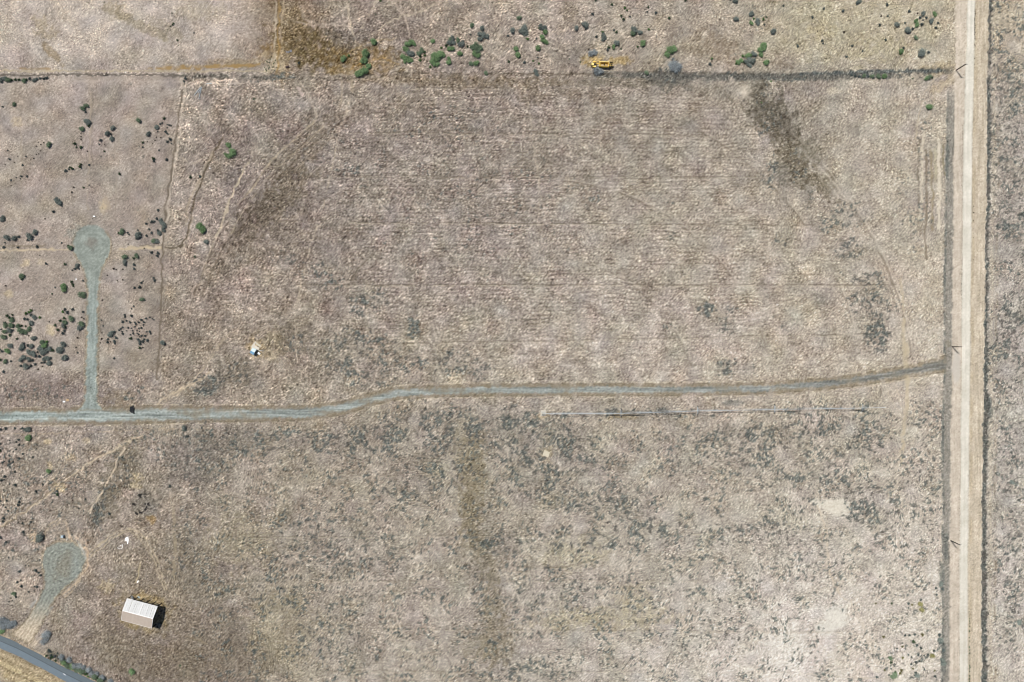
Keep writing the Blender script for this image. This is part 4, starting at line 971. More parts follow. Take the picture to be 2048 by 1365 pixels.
# ------------------------------------------------------------------ open barn
def barn():
    u = np.array([0.9662, -0.2578]); n = np.array([0.2578, 0.9662])
    t = thing('open_barn', 'open-sided barn with pitched metal roof, one slope sunlit white, one shaded tan', 'barn', 288.3, 1220.2, atan2(u[1], u[0]), z=zg(288, 1220))
    L, Wd, e, r = 9.25, 6.5, 5.2, 7.05       # half length, half width, eave, ridge
    def slope(s, mat, i, k):
        x0 = -L + 2 * L * i / k; x1 = -L + 2 * L * (i + 1) / k - ((0.09 if i % 3 == 2 else 0.04) if s > 0 else 0.004)
        over = random.uniform(-0.05, 0.05)
        nc = 12
        m = MB(); top = []; bot = []
        for j in range(nc * 2 + 1):
            x = x0 + (x1 - x0) * j / (nc * 2); dz = (0.035 if s > 0 else 0.008) * (j % 2) + over * (0.5 if s > 0 else 0.05)
            a = (x, 0.0, r + dz); b = (x, s * (Wd + 0.12 + over), e + dz)
            top += [a, b]; bot += [(a[0], a[1], a[2] - 0.03), (b[0], b[1], b[2] - 0.03)]
        nv = len(top); f = []
        for j in range(nc * 2):
            q = (2*j, 2*j+1, 2*j+3, 2*j+2) if s < 0 else (2*j+2, 2*j+3, 2*j+1, 2*j)
            f.append(q); f.append(tuple(nv + z for z in reversed(q)))
        for b in (0, nc * 2):
            f.append((2*b, 2*b+1, nv+2*b+1, nv+2*b))
        m.add(top + bot, f)
        return m.build('roof_panel', mat, t)
    for i in range(16):
        slope(1, 'roof_sunlit', i, 16)
    for i in range(16):
        slope(-1, 'roof_shaded', i, 16)
    for xs_ in (-5.9, -3.4, 1.2, 4.6, 6.9):
        m = MB(); y = .5 + random.random()
        while y < Wd - .4:
            ln = random.uniform(.15, .9); z0 = r - (r - e) * y / Wd; z1 = r - (r - e) * (y + ln) / Wd
            m.hull([(xs_-.07,y,z0+.03),(xs_+.07,y,z0+.03),(xs_+.07,y+ln,z1+.03),(xs_-.07,y+ln,z1+.03)], [(xs_-.06,y,z0+.075),(xs_+.06,y,z0+.075),(xs_+.06,y+ln,z1+.075),(xs_-.06,y+ln,z1+.075)])
            y += ln + random.uniform(.25, .7)
        m.build('roof_seam', 'arm', t)['kind'] = 'stuff'
    c = MB(); c.hull([(-L-.05,-.22,r-.03),(L+.05,-.22,r-.03),(L+.05,.22,r-.03),(-L-.05,.22,r-.03)], [(-L-.05,-.2,r+.02),(L+.05,-.2,r+.02),(L+.05,.2,r+.05),(-L-.05,.2,r+.05)])
    c.build('ridge_cap', 'trim', t)
    for x in (-L - 0.06, L + 0.06):
        for s in (-1, 1):
            b = MB(); y1 = s * (Wd + 0.15)
            b.hull([(x-.06,0,r-.3),(x+.06,0,r-.3),(x+.06,y1,e-.3),(x-.06,y1,e-.3)], [(x-.06,0,r+.08),(x+.06,0,r+.08),(x+.06,y1,e+.08),(x-.06,y1,e+.08)])
            b.build('barge_board', 'trim', t)
    for s in (-1, 1):
        b = MB(); b.box(-L, L, s*Wd+s*0.2-.07, s*Wd+s*0.2+.07, e-.2, e-.02); b.build('gutter', 'trim', t)
        b = MB(); b.box(-L, L, s*Wd-.12, s*Wd+.02, e-.5, e-.22); b.build('eave_beam', 'pole', t)
    for i in range(6):
        x = -L + 0.15 + (2 * L - 0.3) * i / 5
        for s in (-1, 1):
            b = MB(); b.box(x-.22, x+.22, s*Wd-.2, s*Wd+.2, -0.3, e-.1); b.build('post', 'pole', t)
        b = MB(); b.tube((x, -Wd, e-.25), (x, 0, r-.25), .09, n=4); b.tube((x, 0, r-.25), (x, Wd, e-.25), .09, n=4); b.tube((x, -Wd, e-.3), (x, Wd, e-.3), .08, n=4); b.tube((x, 0, e-.3), (x, 0, r-.3), .07, n=4)
        b.build('roof_truss', 'pole', t)
    return t
BARN = barn()
# cattle panels leaning by the corner post
t = thing('cattle_panel', 'grey tubular cattle panels leaning under the corner of the barn roof', 'cattle panel', 265.5, 1196, radians(-60), z=zg(265, 1196))
for k in range(4):
    m = MB(); y = k * 0.28
    for z in (0.3, 0.7, 1.1, 1.5, 1.9):
        m.tube((-1.3, y + z*0.15, z), (1.3, y + z*0.15, z), 0.035, n=5)
    for x in (-1.3, 0, 1.3):
        m.tube((x, y, 0), (x, y + .3, 2.0), 0.04, n=5)
    m.build('panel_frame', 'galv', t)
t = thing('steel_sheet', 'small loose pale blue sheet lying beside the barn posts', 'metal sheet', 278, 1194.5, radians(-25))
MB().box(-.8, .8, -.45, .45, 0.02, .06).build('sheet', 'bluegrey', t)

# ------------------------------------------------------------------ utility poles
PROTO = {}
def util_pole(px, py, hgt, lab):
    t = thing('utility_pole', lab, 'utility pole', px, py, group='utility poles along the dirt road')
    m = MB(); m.tube((0, 0, -.5), (0, 0, hgt), .30, .24, 10); m.build('pole_shaft', 'pole', t)
    m = MB(); m.box(-1.25, 1.25, -.07, .07, hgt - .5, hgt - .3); a = m.build('crossarm', 'arm', t)
    for x in (-1.15, -.4, .4, 1.15):
        m = MB(); m.tube((x, 0, hgt - .3), (x, 0, hgt - .12), .045, .06, 8); m.build('insulator', 'bluegrey', a)
    m = MB(); m.tube((-.7, .09, hgt-.42), (0, .17, hgt-1.1), .02, n=4); m.tube((.7, .09, hgt-.42), (0, .17, hgt-1.1), .02, n=4); m.build('brace', 'galv', t)
util_pole(1912, 141, 8.9, 'dark wooden utility pole where the planted field ditch meets the dirt road')
util_pole(1904.2, 694, 8.7, 'dark wooden utility pole beside the junction of gravel and dirt roads')
util_pole(1902, 1082, 8.2, 'dark wooden utility pole by the dirt road below the gravel junction')

# fence posts by the field edge
def fpost(px, py, hgt, lab, grp='fence posts on the upper field edge', r=.12):
    m = MB(); m.tube((0, 0, -.3), (0, 0, hgt), r, r * .85, 8); o = m.build('fence_post', 'post')
    x, y = P(px, py); o.location = (x, y, zg(px, py)); o.rotation_euler = (radians(random.uniform(-3, 3)), radians(random.uniform(-3, 3)), 0)
    tag(o, lab, 'fence post', grp)
fpost(205.5, 148.4, 1.6, 'dark wooden fence post, first of the gate group on the field edge', r=.17)
fpost(211.4, 149.1, 1.5, 'dark wooden fence post, second of the gate group on the field edge', r=.17)
fpost(213.8, 148.4, 1.7, 'dark wooden fence post, third of the gate group on the field edge', r=.17)
fpost(97.5, 148.8, 1.6, 'dark fence post at the end of the grey brush row', r=.15)
fpost(327.3, 148.6, 1.4, 'dark fence post near the corner of the upper plots', r=.13)
fpost(439, 147, 1.4, 'dark fence post on the field edge below the orange grass', r=.12)
fpost(1901, 142.8, 1.5, 'dark fence post at the end of the long field ditch', r=.2)
t = thing('timber_rail', 'short dark timber rail lying between the gate fence posts', 'timber', 210.5, 150.6)
MB().box(-1.5, 1.4, -.1, .1, 0.02, .25).build('rail', 'post', t)

# ------------------------------------------------------------------ centre pivot irrigator
def pivot():
    t = thing('pivot_irrigator', 'long pale steel centre pivot irrigator standing on four wheeled towers', 'irrigator', 1086.5, 826.5, z=0)
    def loc(px, py, z=0.0):     # in the thing's frame
        x, y = P(px, py); a, b = P(1086.5, 826.5); return (x - a, y - b, z)
    hp = 3.4
    g0 = zg(1086, 826)
    # concrete pad
    m = MB(); q = [loc(1080.6, 832.9), loc(1092.2, 832.4), loc(1092.6, 820.2), loc(1081.4, 820.2)]
    m.hull([(p[0], p[1], g0 - .3) for p in q], [(p[0], p[1], g0 + .16) for p in q]); m.build('concrete_pad', 'conc', t)
    # pyramid
    m = MB()
    for sx in (-1, 1):
        for sy in (-1, 1):
            m.tube((sx*1.25, sy*1.25, g0+.1), (sx*.3, sy*.3, g0+hp), .07, n=6)
            for z in (1.0, 2.1):
                k = 1.25 - .95 * z / hp
                m.tube((sx*k, -k, g0+z), (sx*k, k, g0+z), .04, n=4); m.tube((-k, sy*k, g0+z), (k, sy*k, g0+z), .04, n=4)
    m.tube((0, 0, g0), (0, 0, g0+hp+.3), .14, n=10)
    m.build('pivot_frame', 'galv', t)
    MB().box(-.75, -.25, -.9, -.5, g0+.7, g0+1.9).build('control_panel', 'black', t)
    st = [(1086.5, 826.8), (1241.3, 825.9), (1394.8, 821.2), (1548.2, 818.0), (1723.5, 815.2), (1765, 814.6)]
    for i in range(5):
        a = loc(*st[i]); b = loc(*st[i + 1])
        ga = zg(*st[i]) + hp; gb = zg(*st[i + 1]) + hp
        A = Vector((a[0], a[1], ga)); B = Vector((b[0], b[1], gb)); nseg = 8 if i < 4 else 3
        arch = 0.5 if i < 4 else 0.0
        pt = lambda q, off=0, dz=0: (A[0]+(B[0]-A[0])*q, A[1]+(B[1]-A[1])*q+off, A[2]+(B[2]-A[2])*q+arch*4*q*(1-q)+dz)
        m = MB()
        for k in range(nseg):
            m.tube(pt(k/nseg), pt((k+1)/nseg), .13, n=8)
        sp = m.build('span_pipe', 'galv', t)
        if i < 4:
            m = MB(); prev = {-1: pt(0), 1: pt(0)}
            for k in range(1, nseg):
                q = k / nseg
                pts = {}
                for s in (-1, 1):
                    p = pt(q, s*.62, -1.15 * min(1, 3*q, 3*(1-q)))
                    m.tube(prev[s], p, .035, n=4); m.tube(p, pt(q), .03, n=4); m.tube(p, pt(max(q-.06, 0)), .03, n=4); pts[s] = p
                m.tube(pts[-1], pts[1], .03, n=4)
                prev = pts
            for s in (-1, 1):
                m.tube(prev[s], pt(1), .035, n=4)
            m.build('truss', 'galv', sp)
            for k in range(1, 16):
                q = k / 16; m = MB(); p = pt(q); m.tube(p, (p[0], p[1], p[2]-1.6), .02, n=4); m.build('sprinkler_drop', 'galv', sp)
        else:
            m = MB(); m.tube((A[0], A[1], A[2]+1.1), pt(1), .02, n=4); m.tube(tuple(A), (A[0], A[1], A[2]+1.2), .05, n=5); m.build('support_cable', 'galv', sp)
    for i in range(1, 5):
        a = loc(*st[i]); g = zg(*st[i])
        tw = bpy.data.objects.new('tower', None); C.objects.link(tw); tw.parent = t; tw.location = (a[0], a[1], g)
        m = MB()
        m.box(-.1, .1, -2.3, 2.3, .75, .95)
        for s in (-1, 1):
            m.tube((0, s*1.9, .9), (0, s*.12, hp), .06, n=6); m.tube((0, s*1.9, .9), (1.0, s*.2, hp-.1), .05, n=6)
        m.tube((0, -1, 2.1), (0, 1, 2.1), .04, n=5)
        m.build('tower_frame', 'galv', tw)
        MB().box(-.2, .25, -.3, .3, .7, 1.15).build('gearbox', 'bluegrey', tw)
        for s in (-1, 1):
            w = MB(); w.ring((.12, s*2.25, .68), (1, 0, 0), .50, .19, 16, 6, .8); w.build('wheel', 'dark', tw)
            # wheels run across the span, so their axles lie along it
pivot()

# ------------------------------------------------------------------ pads, boxes, shed
def slabq(name, pts, h, mat, lab, cat, grp=None, z=None):
    cx = sum(p[0] for p in pts) / len(pts); cy = sum(p[1] for p in pts) / len(pts)
    t = MB(); x0, y0 = P(cx, cy)
    q = [(P(*p)[0] - x0, P(*p)[1] - y0) for p in pts]
    g = zg(cx, cy) if z is None else z
    q = q[::-1] if sum(q[i][0]*q[(i+1)%len(q)][1]-q[(i+1)%len(q)][0]*q[i][1] for i in range(len(q))) < 0 else q
    t.hull([(a, b, -.35) for a, b in q], [(a, b, h - .03) for a, b in q])
    k = 1 - .03 / 1.5
    t.hull([(a, b, h - .03) for a, b in q], [(a * k, b * k, h) for a, b in q])
    o = t.build(name, mat); o.location = (x0, y0, g)
    return tag(o, lab, cat, grp)
slabq('concrete_slab', [(1088.5,900.3),(1099.9,904.9),(1096.6,915.2),(1085,911)], .18, 'conc2', 'square pale concrete slab tilted in the weeds below the irrigator pivot', 'concrete slab')
slabq('concrete_slab', [(513.2,685.3),(523.2,692),(520.8,695),(511.5,688.8)], .2, 'conc2', 'long narrow beige slab beside the pump shed', 'concrete slab')
slabq('concrete_slab', [(511.2,682.6),(513.4,684.4),(509.5,690.4),(519.6,696.6),(517,701.2),(504.5,696.2),(503,692.8)], .14, 'conc', 'broad white concrete slab beneath the pump shed', 'concrete slab')
slabq('concrete_slab', [(503.2,692.5),(505.2,694),(502.4,695.2),(500.4,694.3)], .1, 'conc2', 'small broken beige slab at the side of the pump shed slab', 'concrete slab')


def shed():
    a = radians(-28)
    t = thing('pump_shed', 'small pump shed with white and sky blue roof on a concrete slab', 'shed', 509.0, 702.6, a, z=zg(510, 700))
    # local: x across (short), y along
    MB().hull([(-1.15,-1.7,-.3),(1.15,-1.7,-.3),(1.15,1.6,-.3),(-1.15,1.6,-.3)], [(-1.15,-1.7,2.3),(1.15,-1.7,2.3),(1.15,1.6,2.3),(-1.15,1.6,2.3)]).build('wall', 'bluegrey', t)
    MB().hull([(-1.3,-.35,2.55),(1.3,-.35,2.55),(1.3,1.8,2.3),(-1.3,1.8,2.3)], [(-1.3,-.35,2.63),(1.3,-.35,2.63),(1.3,1.8,2.38),(-1.3,1.8,2.38)]).build('roof', 'ice', t)
    MB().hull([(-1.3,-1.95,2.1),(1.3,-1.95,2.1),(1.3,-.36,2.55),(-1.3,-.36,2.55)], [(-1.3,-1.95,2.18),(1.3,-1.95,2.18),(1.3,-.36,2.62),(-1.3,-.36,2.62)]).build('lower_roof', 'blue', t)
    MB().box(1.16, 1.2, -.8, .1, 0, 1.95).build('door', 'black', t)
shed()
t = thing('equipment_box', 'small pale box standing beside the pump shed', 'box', 518.2, 707.3, radians(-38), z=zg(518, 707))
MB().box(-.75, .75, -.55, .55, -.1, .55).build('box_body', 'conc', t); MB().box(-.8, .8, -.6, .6, .55, .62).build('box_lid', 'white', t)
t = thing('steel_pipe', 'short pale steel pipe lying beside the pump shed', 'pipe', 523.5, 701, radians(8))
MB().tube((-1.5, 0, .14), (1.4, 0, .14), .14, .08, 8).build('pipe_body', 'galv', t)
t = thing('steel_pipe', 'thin dark pipe lying below the pump shed', 'pipe', 510.5, 713.4, radians(40))
MB().tube((-.8, 0, .08), (.8, 0, .08), .08, n=6).build('pipe_body', 'galv', t)


def box_thing(px, py, sx, sy, h, mat, lab, rot=0.0, cat='utility box'):
    t = thing('utility_box', lab, cat, px, py, rot)
    MB().box(-sx/2, sx/2, -sy/2, sy/2, -.1, h - .06).build('box_body', mat, t)
    MB().box(-sx/2-.04, sx/2+.04, -sy/2-.04, sy/2+.04, h - .06, h).build('box_lid', mat, t)
box_thing(127.3, 1072.4, 1.25, 1.25, 1.5, 'bluegrey', 'pale blue-grey box casting black shadow above the lower turning circle')
box_thing(188.6, 433.3, 1.1, .65, .5, 'white', 'small white box just above the upper turning circle')
box_thing(128.2, 803.6, 1.25, .9, .55, 'white', 'small bright white box near the gravel road corner', radians(4))
box_thing(134.6, 800.6, 1.5, 1.3, .22, 'tan', 'flat tan box next to the white box near the gravel road')
box_thing(152, 559, .5, .9, .3, 'white', 'tiny white box between the shrubs and the gravel spur')
box_thing(420.5, 337.5, .5, .6, .4, 'white', 'tiny white marker box in the purple-grey corner of the field')


def sheet(px, py, outline, lab, name='plastic_sheet', cat='plastic sheet', mat='tarp', amp=.12):
    """A crumpled sheet: its outline in photograph pixels round its own centre."""
    x0, y0 = P(px, py); pl = [(P(a, b)[0] - x0, P(a, b)[1] - y0) for a, b in outline]
    n = len(pl); m = MB(); rings = [1.0, .66, .33]
    rng = random.Random(px)
    v = []
    for k in rings:
        for (a, b) in pl:
            v.append((a * k * .88, b * k * .88, .06 + (amp * rng.random() if k < 1 else 0)))
    v.append((0, 0, .1 + amp * rng.random()))
    f = []
    for r_ in range(2):
        for i in range(n):
            a, b = r_*n+i, r_*n+(i+1) % n
            f.append((a, b, b+n, a+n))
    for i in range(n):
        f.append((2*n+i, 2*n+(i+1) % n, 3*n))
    nb = len(v)
    v += [(a, b, 0.0) for a, b in pl]
    for i in range(n):
        f.append((nb+i, nb+(i+1) % n, (i+1) % n, i))
    m.add(v, f)
    o = m.build(name, mat); o.location = (x0, y0, zg(px, py))
    return tag(o, lab, cat)
sheet(252.8, 1079, [(249.2,1081.6),(250,1077),(253,1074.2),(257.3,1073.6),(257.4,1082),(256.6,1090.5),(254.9,1090.5),(255,1083.5),(253,1081.8)], 'crumpled white plastic sheet with a hanging tail below the wheel tracks')
sheet(275, 1163.6, [(272.3,1165.8),(274,1162.4),(277.6,1161.2),(276.4,1165),(275,1167)], 'small white plastic scrap on the grass above the barn')
t = thing('plastic_strip', 'curved white strip of torn plastic beside the white sheet', 'plastic strip', 243.5, 1094)
m = MB(); pp = [(241,1091.3),(245.6,1089.5),(246.4,1092),(245.4,1095),(243,1097.6),(240,1098),(237,1096),(235.4,1095.6)]
x0, y0 = P(243.5, 1094)
q = [(P(a, b)[0]-x0, P(a, b)[1]-y0, .08) for a, b in pp]
for i in range(len(q) - 1):
    m.tube(q[i], q[i+1], .14, n=6)
m.tube(q[0], (q[0][0]-.2, q[0][1]-.5, .08), .16, n=6); m.build('strip', 'tarp', t)

# irrigation pipes lying in a heap
for k, (a, b, lab) in enumerate([((400.5,175),(388,191.5),'silver irrigation pipe, outermost and most slanted of the heap'), ((402.5,176),(396.5,186),'short silver irrigation pipe lying between the two long ones'), ((403.5,174),(398.4,195),'silver irrigation pipe, steepest of the heap on the bare corner'), ((396,196.5),(400.5,197),'very short silver pipe across the foot of the pipe heap'), ((412,168.5),(424,167.6),'silver irrigation pipe lying level above the pipe heap')]):
    x0, y0 = P(*a); x1, y1 = P(*b); m = MB(); m.tube((0, 0, .2), (x1-x0, y1-y0, .2), .19, n=8)
    o = m.build('irrigation_pipe', 'galv'); o.location = (x0, y0, zg(*a) + .02 * k); tag(o, lab, 'pipe', 'irrigation pipes in the field corner')

# rocks and scrap
def lump(r, seed, flat=.7, n=10, k=6):
    rg = random.Random(seed); m = MB(); v = []
    for j in range(k):
        ph = pi/2 * j / (k - 1)
        for i in range(n):
            a = 2*pi*i/n; q = r * (1 + .28 * (rg.random() - .5))
            v.append((q*cos(a)*cos(ph), q*sin(a)*cos(ph), r*flat*sin(ph)*(1+.2*(rg.random()-.5)) - .05))
    f = [(j*n+i, j*n+(i+1) % n, (j+1)*n+(i+1) % n, (j+1)*n+i) for j in range(k-1) for i in range(n)]
    m.add(v, f); return m
for px, py, r, lab in ((582, 102.5, .85, 'largest grey boulder on the brown patch under the post line'), (577, 104.5, .7, 'grey boulder beside the largest one on the brown patch'), (573, 104, .5, 'smallest of the three grey boulders on the brown patch')):
    o = lump(r, int(px), .55).build('boulder', 'rock'); x, y = P(px, py); o.location = (x, y, zg(px, py)); tag(o, lab, 'boulder', 'grey boulders on the brown patch')
t = thing('scrap_barrel', 'dark rusty barrel lying on the orange grass above the ditch', 'barrel', 575.4, 135.2, radians(6))
MB().tube((-1.0, 0, .42), (1.0, 0, .42), .42, n=12).build('barrel_body', 'rust', t)
# heap of black rubble on the gravel road
t = thing('rubble_heap', 'low heap of broken black rubble on the edge of the gravel road', 'rubble heap', 264.5, 820.3)
hp_ = [(261,814.5),(263,812.8),(268,812.8),(269,818),(268.6,824),(269.6,828),(265.5,826.6),(261,824.2),(260.3,821.6),(261.4,818.6),(259.8,817.5)]
rg = random.Random(5); x0, y0 = P(264.5, 820.3)
def inpoly(p, poly):
    c = False
    for i in range(len(poly)):
        a = poly[i]; b = poly[(i+1) % len(poly)]
        if (a[1] > p[1]) != (b[1] > p[1]) and p[0] < (b[0]-a[0])*(p[1]-a[1])/(b[1]-a[1])+a[0]: c = not c
    return c
m1 = MB(); m2_ = MB(); cnt = 0
while cnt < 260:
    p = (rg.uniform(259, 270), rg.uniform(812, 829))
    if not inpoly(p, hp_): continue
    cnt += 1
    x, y = P(*p); x -= x0; y -= y0; s = rg.uniform(.10, .30); z = rg.uniform(0, .45)
    a = rg.uniform(0, pi); mm = m2_ if rg.random() < .07 else m1
    q = [(x+s*cos(a+k*pi/2)*rg.uniform(.7, 1.2), y+s*sin(a+k*pi/2)*rg.uniform(.7, 1.2)) for k in range(4)]
    mm.hull([(u, v, -.1) for u, v in q], [(u, v, z + s + rg.uniform(-.06, .06)) for u, v in q])
o = m1.build('black_rubble', 'rubble', t); o['kind'] = 'stuff'
o = m2_.build('pale_rubble', 'rubble2', t); o['kind'] = 'stuff'

# scrap tyres
def tyre(px, py, R, tilt, lab, th=.16):
    t = thing('scrap_tyre', lab, 'tyre', px, py, rnd.uniform(0, 6), 'scrap tyres dumped round the burnt patch')
    m = MB(); m.ring((0, 0, th * .8), (0, 0, 1), R, th, 16, 6, .85); o = m.build('tyre_casing', 'dark', t, True); o.rotation_euler = (tilt, 0, 0)
    m = MB(); m.ring((0, 0, th * .8), (0, 0, 1), R - th * .85, .04, 14, 4, 3.0); o = m.build('bead', 'rubble', t); o.rotation_euler = (tilt, 0, 0)
rnd = random.Random(3)
TY = [(278,991,.5),(279.5,990.5,.45),(281.5,990,.5),(283,989.6,.42),(280.8,993,.45),(281.3,994.6,.48),(289,989,.4),(291.6,988.6,.45),(291,995,.5),(266,1008.4,.45),(268.6,1009.3,.5),(270.8,1009.8,.45),(289.7,1008.6,.55),(296,1008.2,.5),(298,1010.2,.55),(292.6,1014.3,.5),(294.2,1015.4,.4),(291.8,1018.4,.48),(289.5,1021,.52),(282,1026,.4),(284,1025.6,.38),(279.6,1025.4,.34),(271.6,1026.6,.42),(273.6,1028.4,.4),(275,1029,.34),(286.6,1023.6,.36)]
where = ['topmost pair', 'upper cluster', 'row']
for i, (px, py, R) in enumerate(TY):
    if py < 996 and px < 285:
        tl = 'black tyre in the tight upper pile of the scrap tyre ring'
    elif py < 996:
        tl = 'black tyre just beyond the tight upper pile of the scrap ring'
    elif px < 272 and py < 1012:
        tl = 'black tyre in the outlying pile beside the scrap ring'
    elif py < 1012:
        tl = 'black tyre lying flat on the outer side of the scrap ring'
    elif px > 285:
        tl = 'black tyre in the curving row of the scrap ring'
    else:
        tl = 'small black tyre at the foot of the scrap ring'
    t_ = tyre(px, py, R, rnd.choice([0, 0, .15, .6]), tl)
byl = {}
for ob in [o for o in C.objects if o.name.startswith('scrap_tyre')]:
    byl.setdefault(ob['label'], []).append(ob)
for lab, obs in byl.items():
    if len(obs) > 1:
        obs.sort(key=lambda o: o.location.x)
        for i, ob in enumerate(obs):
            ob['label'] = lab.replace('tyre ', 'tyre, ' + ['first', 'second', 'third', 'fourth', 'fifth', 'sixth', 'seventh'][i] + ' from the left ', 1).replace('lying flat ', '')
for (a, b) in (((266.5,1010),(264,1014.4)), ((271.5,1010.5),(273,1014.6)), ((269,1008),(268.5,1005)), ((280.5,994),(277,1000))):
    x0, y0 = P(*a); x1, y1 = P(*b); m = MB(); m.tube((0, 0, .12), (x1-x0, y1-y0, .08), .1, .05, 6)
    o = m.build('scrap_pole', 'dark'); o.location = (x0, y0, zg(*a))
    tag(o, {266.5: 'thin black pole slanting out on the near side of the outlying tyre pile', 271.5: 'thin black pole slanting down beneath the outlying tyre pile', 269: 'short thin black pole standing up from the top of the outlying tyre pile', 280.5: 'thin black pole lying below the upper tyre pile'}[a[0]], 'pole', 'black poles among the tyres')

# ------------------------------------------------------------------ yellow scraper
def scraper():
    # seen length 1180..1227, bowl to the right (+x), drawn at height ~1.8 m
    t = thing('motor_scraper', 'old yellow earthmoving scraper with its tractor facing the shrub rows', 'earthmover', 1203.5, 131.6, radians(-1.5), z=zg(1203, 131))
    def sh(): return MB()
    # wheels
    for x, s, lab in ((-4.6, 1, None), (-4.6, -1, None), (5.55, 1, None), (5.55, -1, None)):
        m = sh(); m.ring((x, s*1.45, .85), (0, 1, 0), .56, .32, 20, 8, .9); w = m.build('wheel', 'dark', t, True)
        m = sh(); m.tube((x, s*1.45-.22, .85), (x, s*1.45+.22, .85), .42, n=12); m.build('rim', 'yel', w)
    # tractor chassis and hood
    sh().box(-6.3, -3.2, -.85, .85, .7, 1.3).build('tractor_frame', 'yel', t)
    sh().hull([(-6.5,-.85,1.1),(-4.9,-.85,1.1),(-4.9,.75,1.1),(-6.5,.75,1.1)], [(-6.3,-.75,2.3),(-5.0,-.8,2.45),(-5.0,.6,2.45),(-6.3,.6,2.3)]).build('engine_hood', 'yel2', t)
    sh().box(-6.75, -6.5, -.75, .75, .8, 2.1).build('radiator', 'black', t)
    for s in (-1, 1):
        sh().hull([(-5.6,s*1.15,1.55),(-3.6,s*1.15,1.55),(-3.6,s*1.85,1.55),(-5.6,s*1.85,1.55)][::s], [(-5.3,s*1.15,1.72),(-3.9,s*1.15,1.72),(-3.9,s*1.8,1.72),(-5.3,s*1.8,1.72)][::s]).build('fender', 'yel', t)
    sh().box(-4.75, -3.4, -.75, .65, 1.3, 1.5).build('cab_floor', 'black', t)
    sh().box(-4.1, -3.6, -.35, .2, 1.5, 2.1).build('seat', 'rust', t)
    sh().box(-3.62, -3.5, -.35, .2, 1.9, 2.7).build('seat_back', 'rust', t)
    m = sh(); m.ring((-4.55, -.05, 2.2), (.4, 0, 1), .22, .03, 12, 4); m.build('steering_wheel', 'black', t)
    sh().tube((-5.6, .5, 2.3), (-5.6, .5, 3.3), .08, n=8).build('exhaust', 'rust', t)
    sh().box(-4.6, -3.5, -1.5, -.85, 1.2, 1.75).build('fuel_tank', 'yel2', t)
    # gooseneck
    m = sh(); m.tube((-3.2, 0, 1.5), (-2.6, 0, 2.6), .34, n=8); m.tube((-2.6, 0, 2.6), (-1.7, 0, 2.6), .34, n=8); m.tube((-1.75, -1.5, 2.5), (-1.75, 1.5, 2.5), .26, n=8)
    m.build('gooseneck', 'yel', t)
    for s in (-1, 1):
        sh().hull([(-1.9,s*1.45,1.2),(1.6,s*1.45,.7),(1.6,s*1.62,.7),(-1.9,s*1.62,1.2)][::s], [(-1.9,s*1.45,2.6),(1.6,s*1.45,1.2),(1.6,s*1.62,1.2),(-1.9,s*1.62,2.6)][::s]).build('draft_arm', 'yel', t)
        sh().box(-1.3, 4.1, s*1.3-.16, s*1.3+.16, .6, 2.5).build('bowl_side', 'yel2' if s > 0 else 'yel', t)
        sh().tube((-2.9, s*.55, 2.0), (-1.3, s*.9, 1.7), .09, n=6).build('steering_cylinder', 'galv', t)
    sh().box(-1.3, 4.1, -1.14, 1.14, .35, .8).build('bowl_floor', 'yel', t)
    m = sh(); rg = random.Random(4)
    vs = []; nx, ny = 10, 6
    for i in range(nx + 1):
        for j in range(ny + 1):
            hh = .82 + (.35 * math.sin(i * .9) * math.sin(j * .9 + .5) ** 2 if 0 < i < nx and 0 < j < ny else 0) + .12 * rg.random()
            vs.append((-0.6 + 4.2 * i / nx, -.95 + 1.2 * j / ny, hh))
    m.add(vs, [(i*(ny+1)+j, (i+1)*(ny+1)+j, (i+1)*(ny+1)+j+1, i*(ny+1)+j+1) for i in range(nx) for j in range(ny)])
    m.build('soil_load', 'dirt', t)
    m = sh(); m.hull([(-1.5,-1.2,.5),(-1.15,-1.2,.5),(-1.15,1.2,.5),(-1.5,1.2,.5)], [(-1.7,-1.2,1.8),(-1.1,-1.2,2.1),(-1.1,1.2,2.1),(-1.7,1.2,1.8)]); m.build('apron', 'yel', t)
    sh().box(3.75, 4.05, -1.14, 1.14, .8, 2.35).build('ejector', 'yel', t)
    sh().box(1.2, 1.6, -.2, .4, .85, 2.2).build('ejector_ram', 'black', t)
    m = sh(); m.box(4.1, 6.3, -.55, -.3, .9, 1.5); m.box(4.1, 6.3, .3, .55, .9, 1.5); m.box(4.9, 5.2, -.5, .5, 1.0, 1.6); m.build('rear_frame', 'yel', t)
    sh().box(5.0, 6.1, -.28, .28, .8, 1.9).build('rear_engine', 'black', t)
    sh().box(6.3, 6.85, -.7, .35, .7, 1.35).build('push_block', 'tan', t)
scraper()


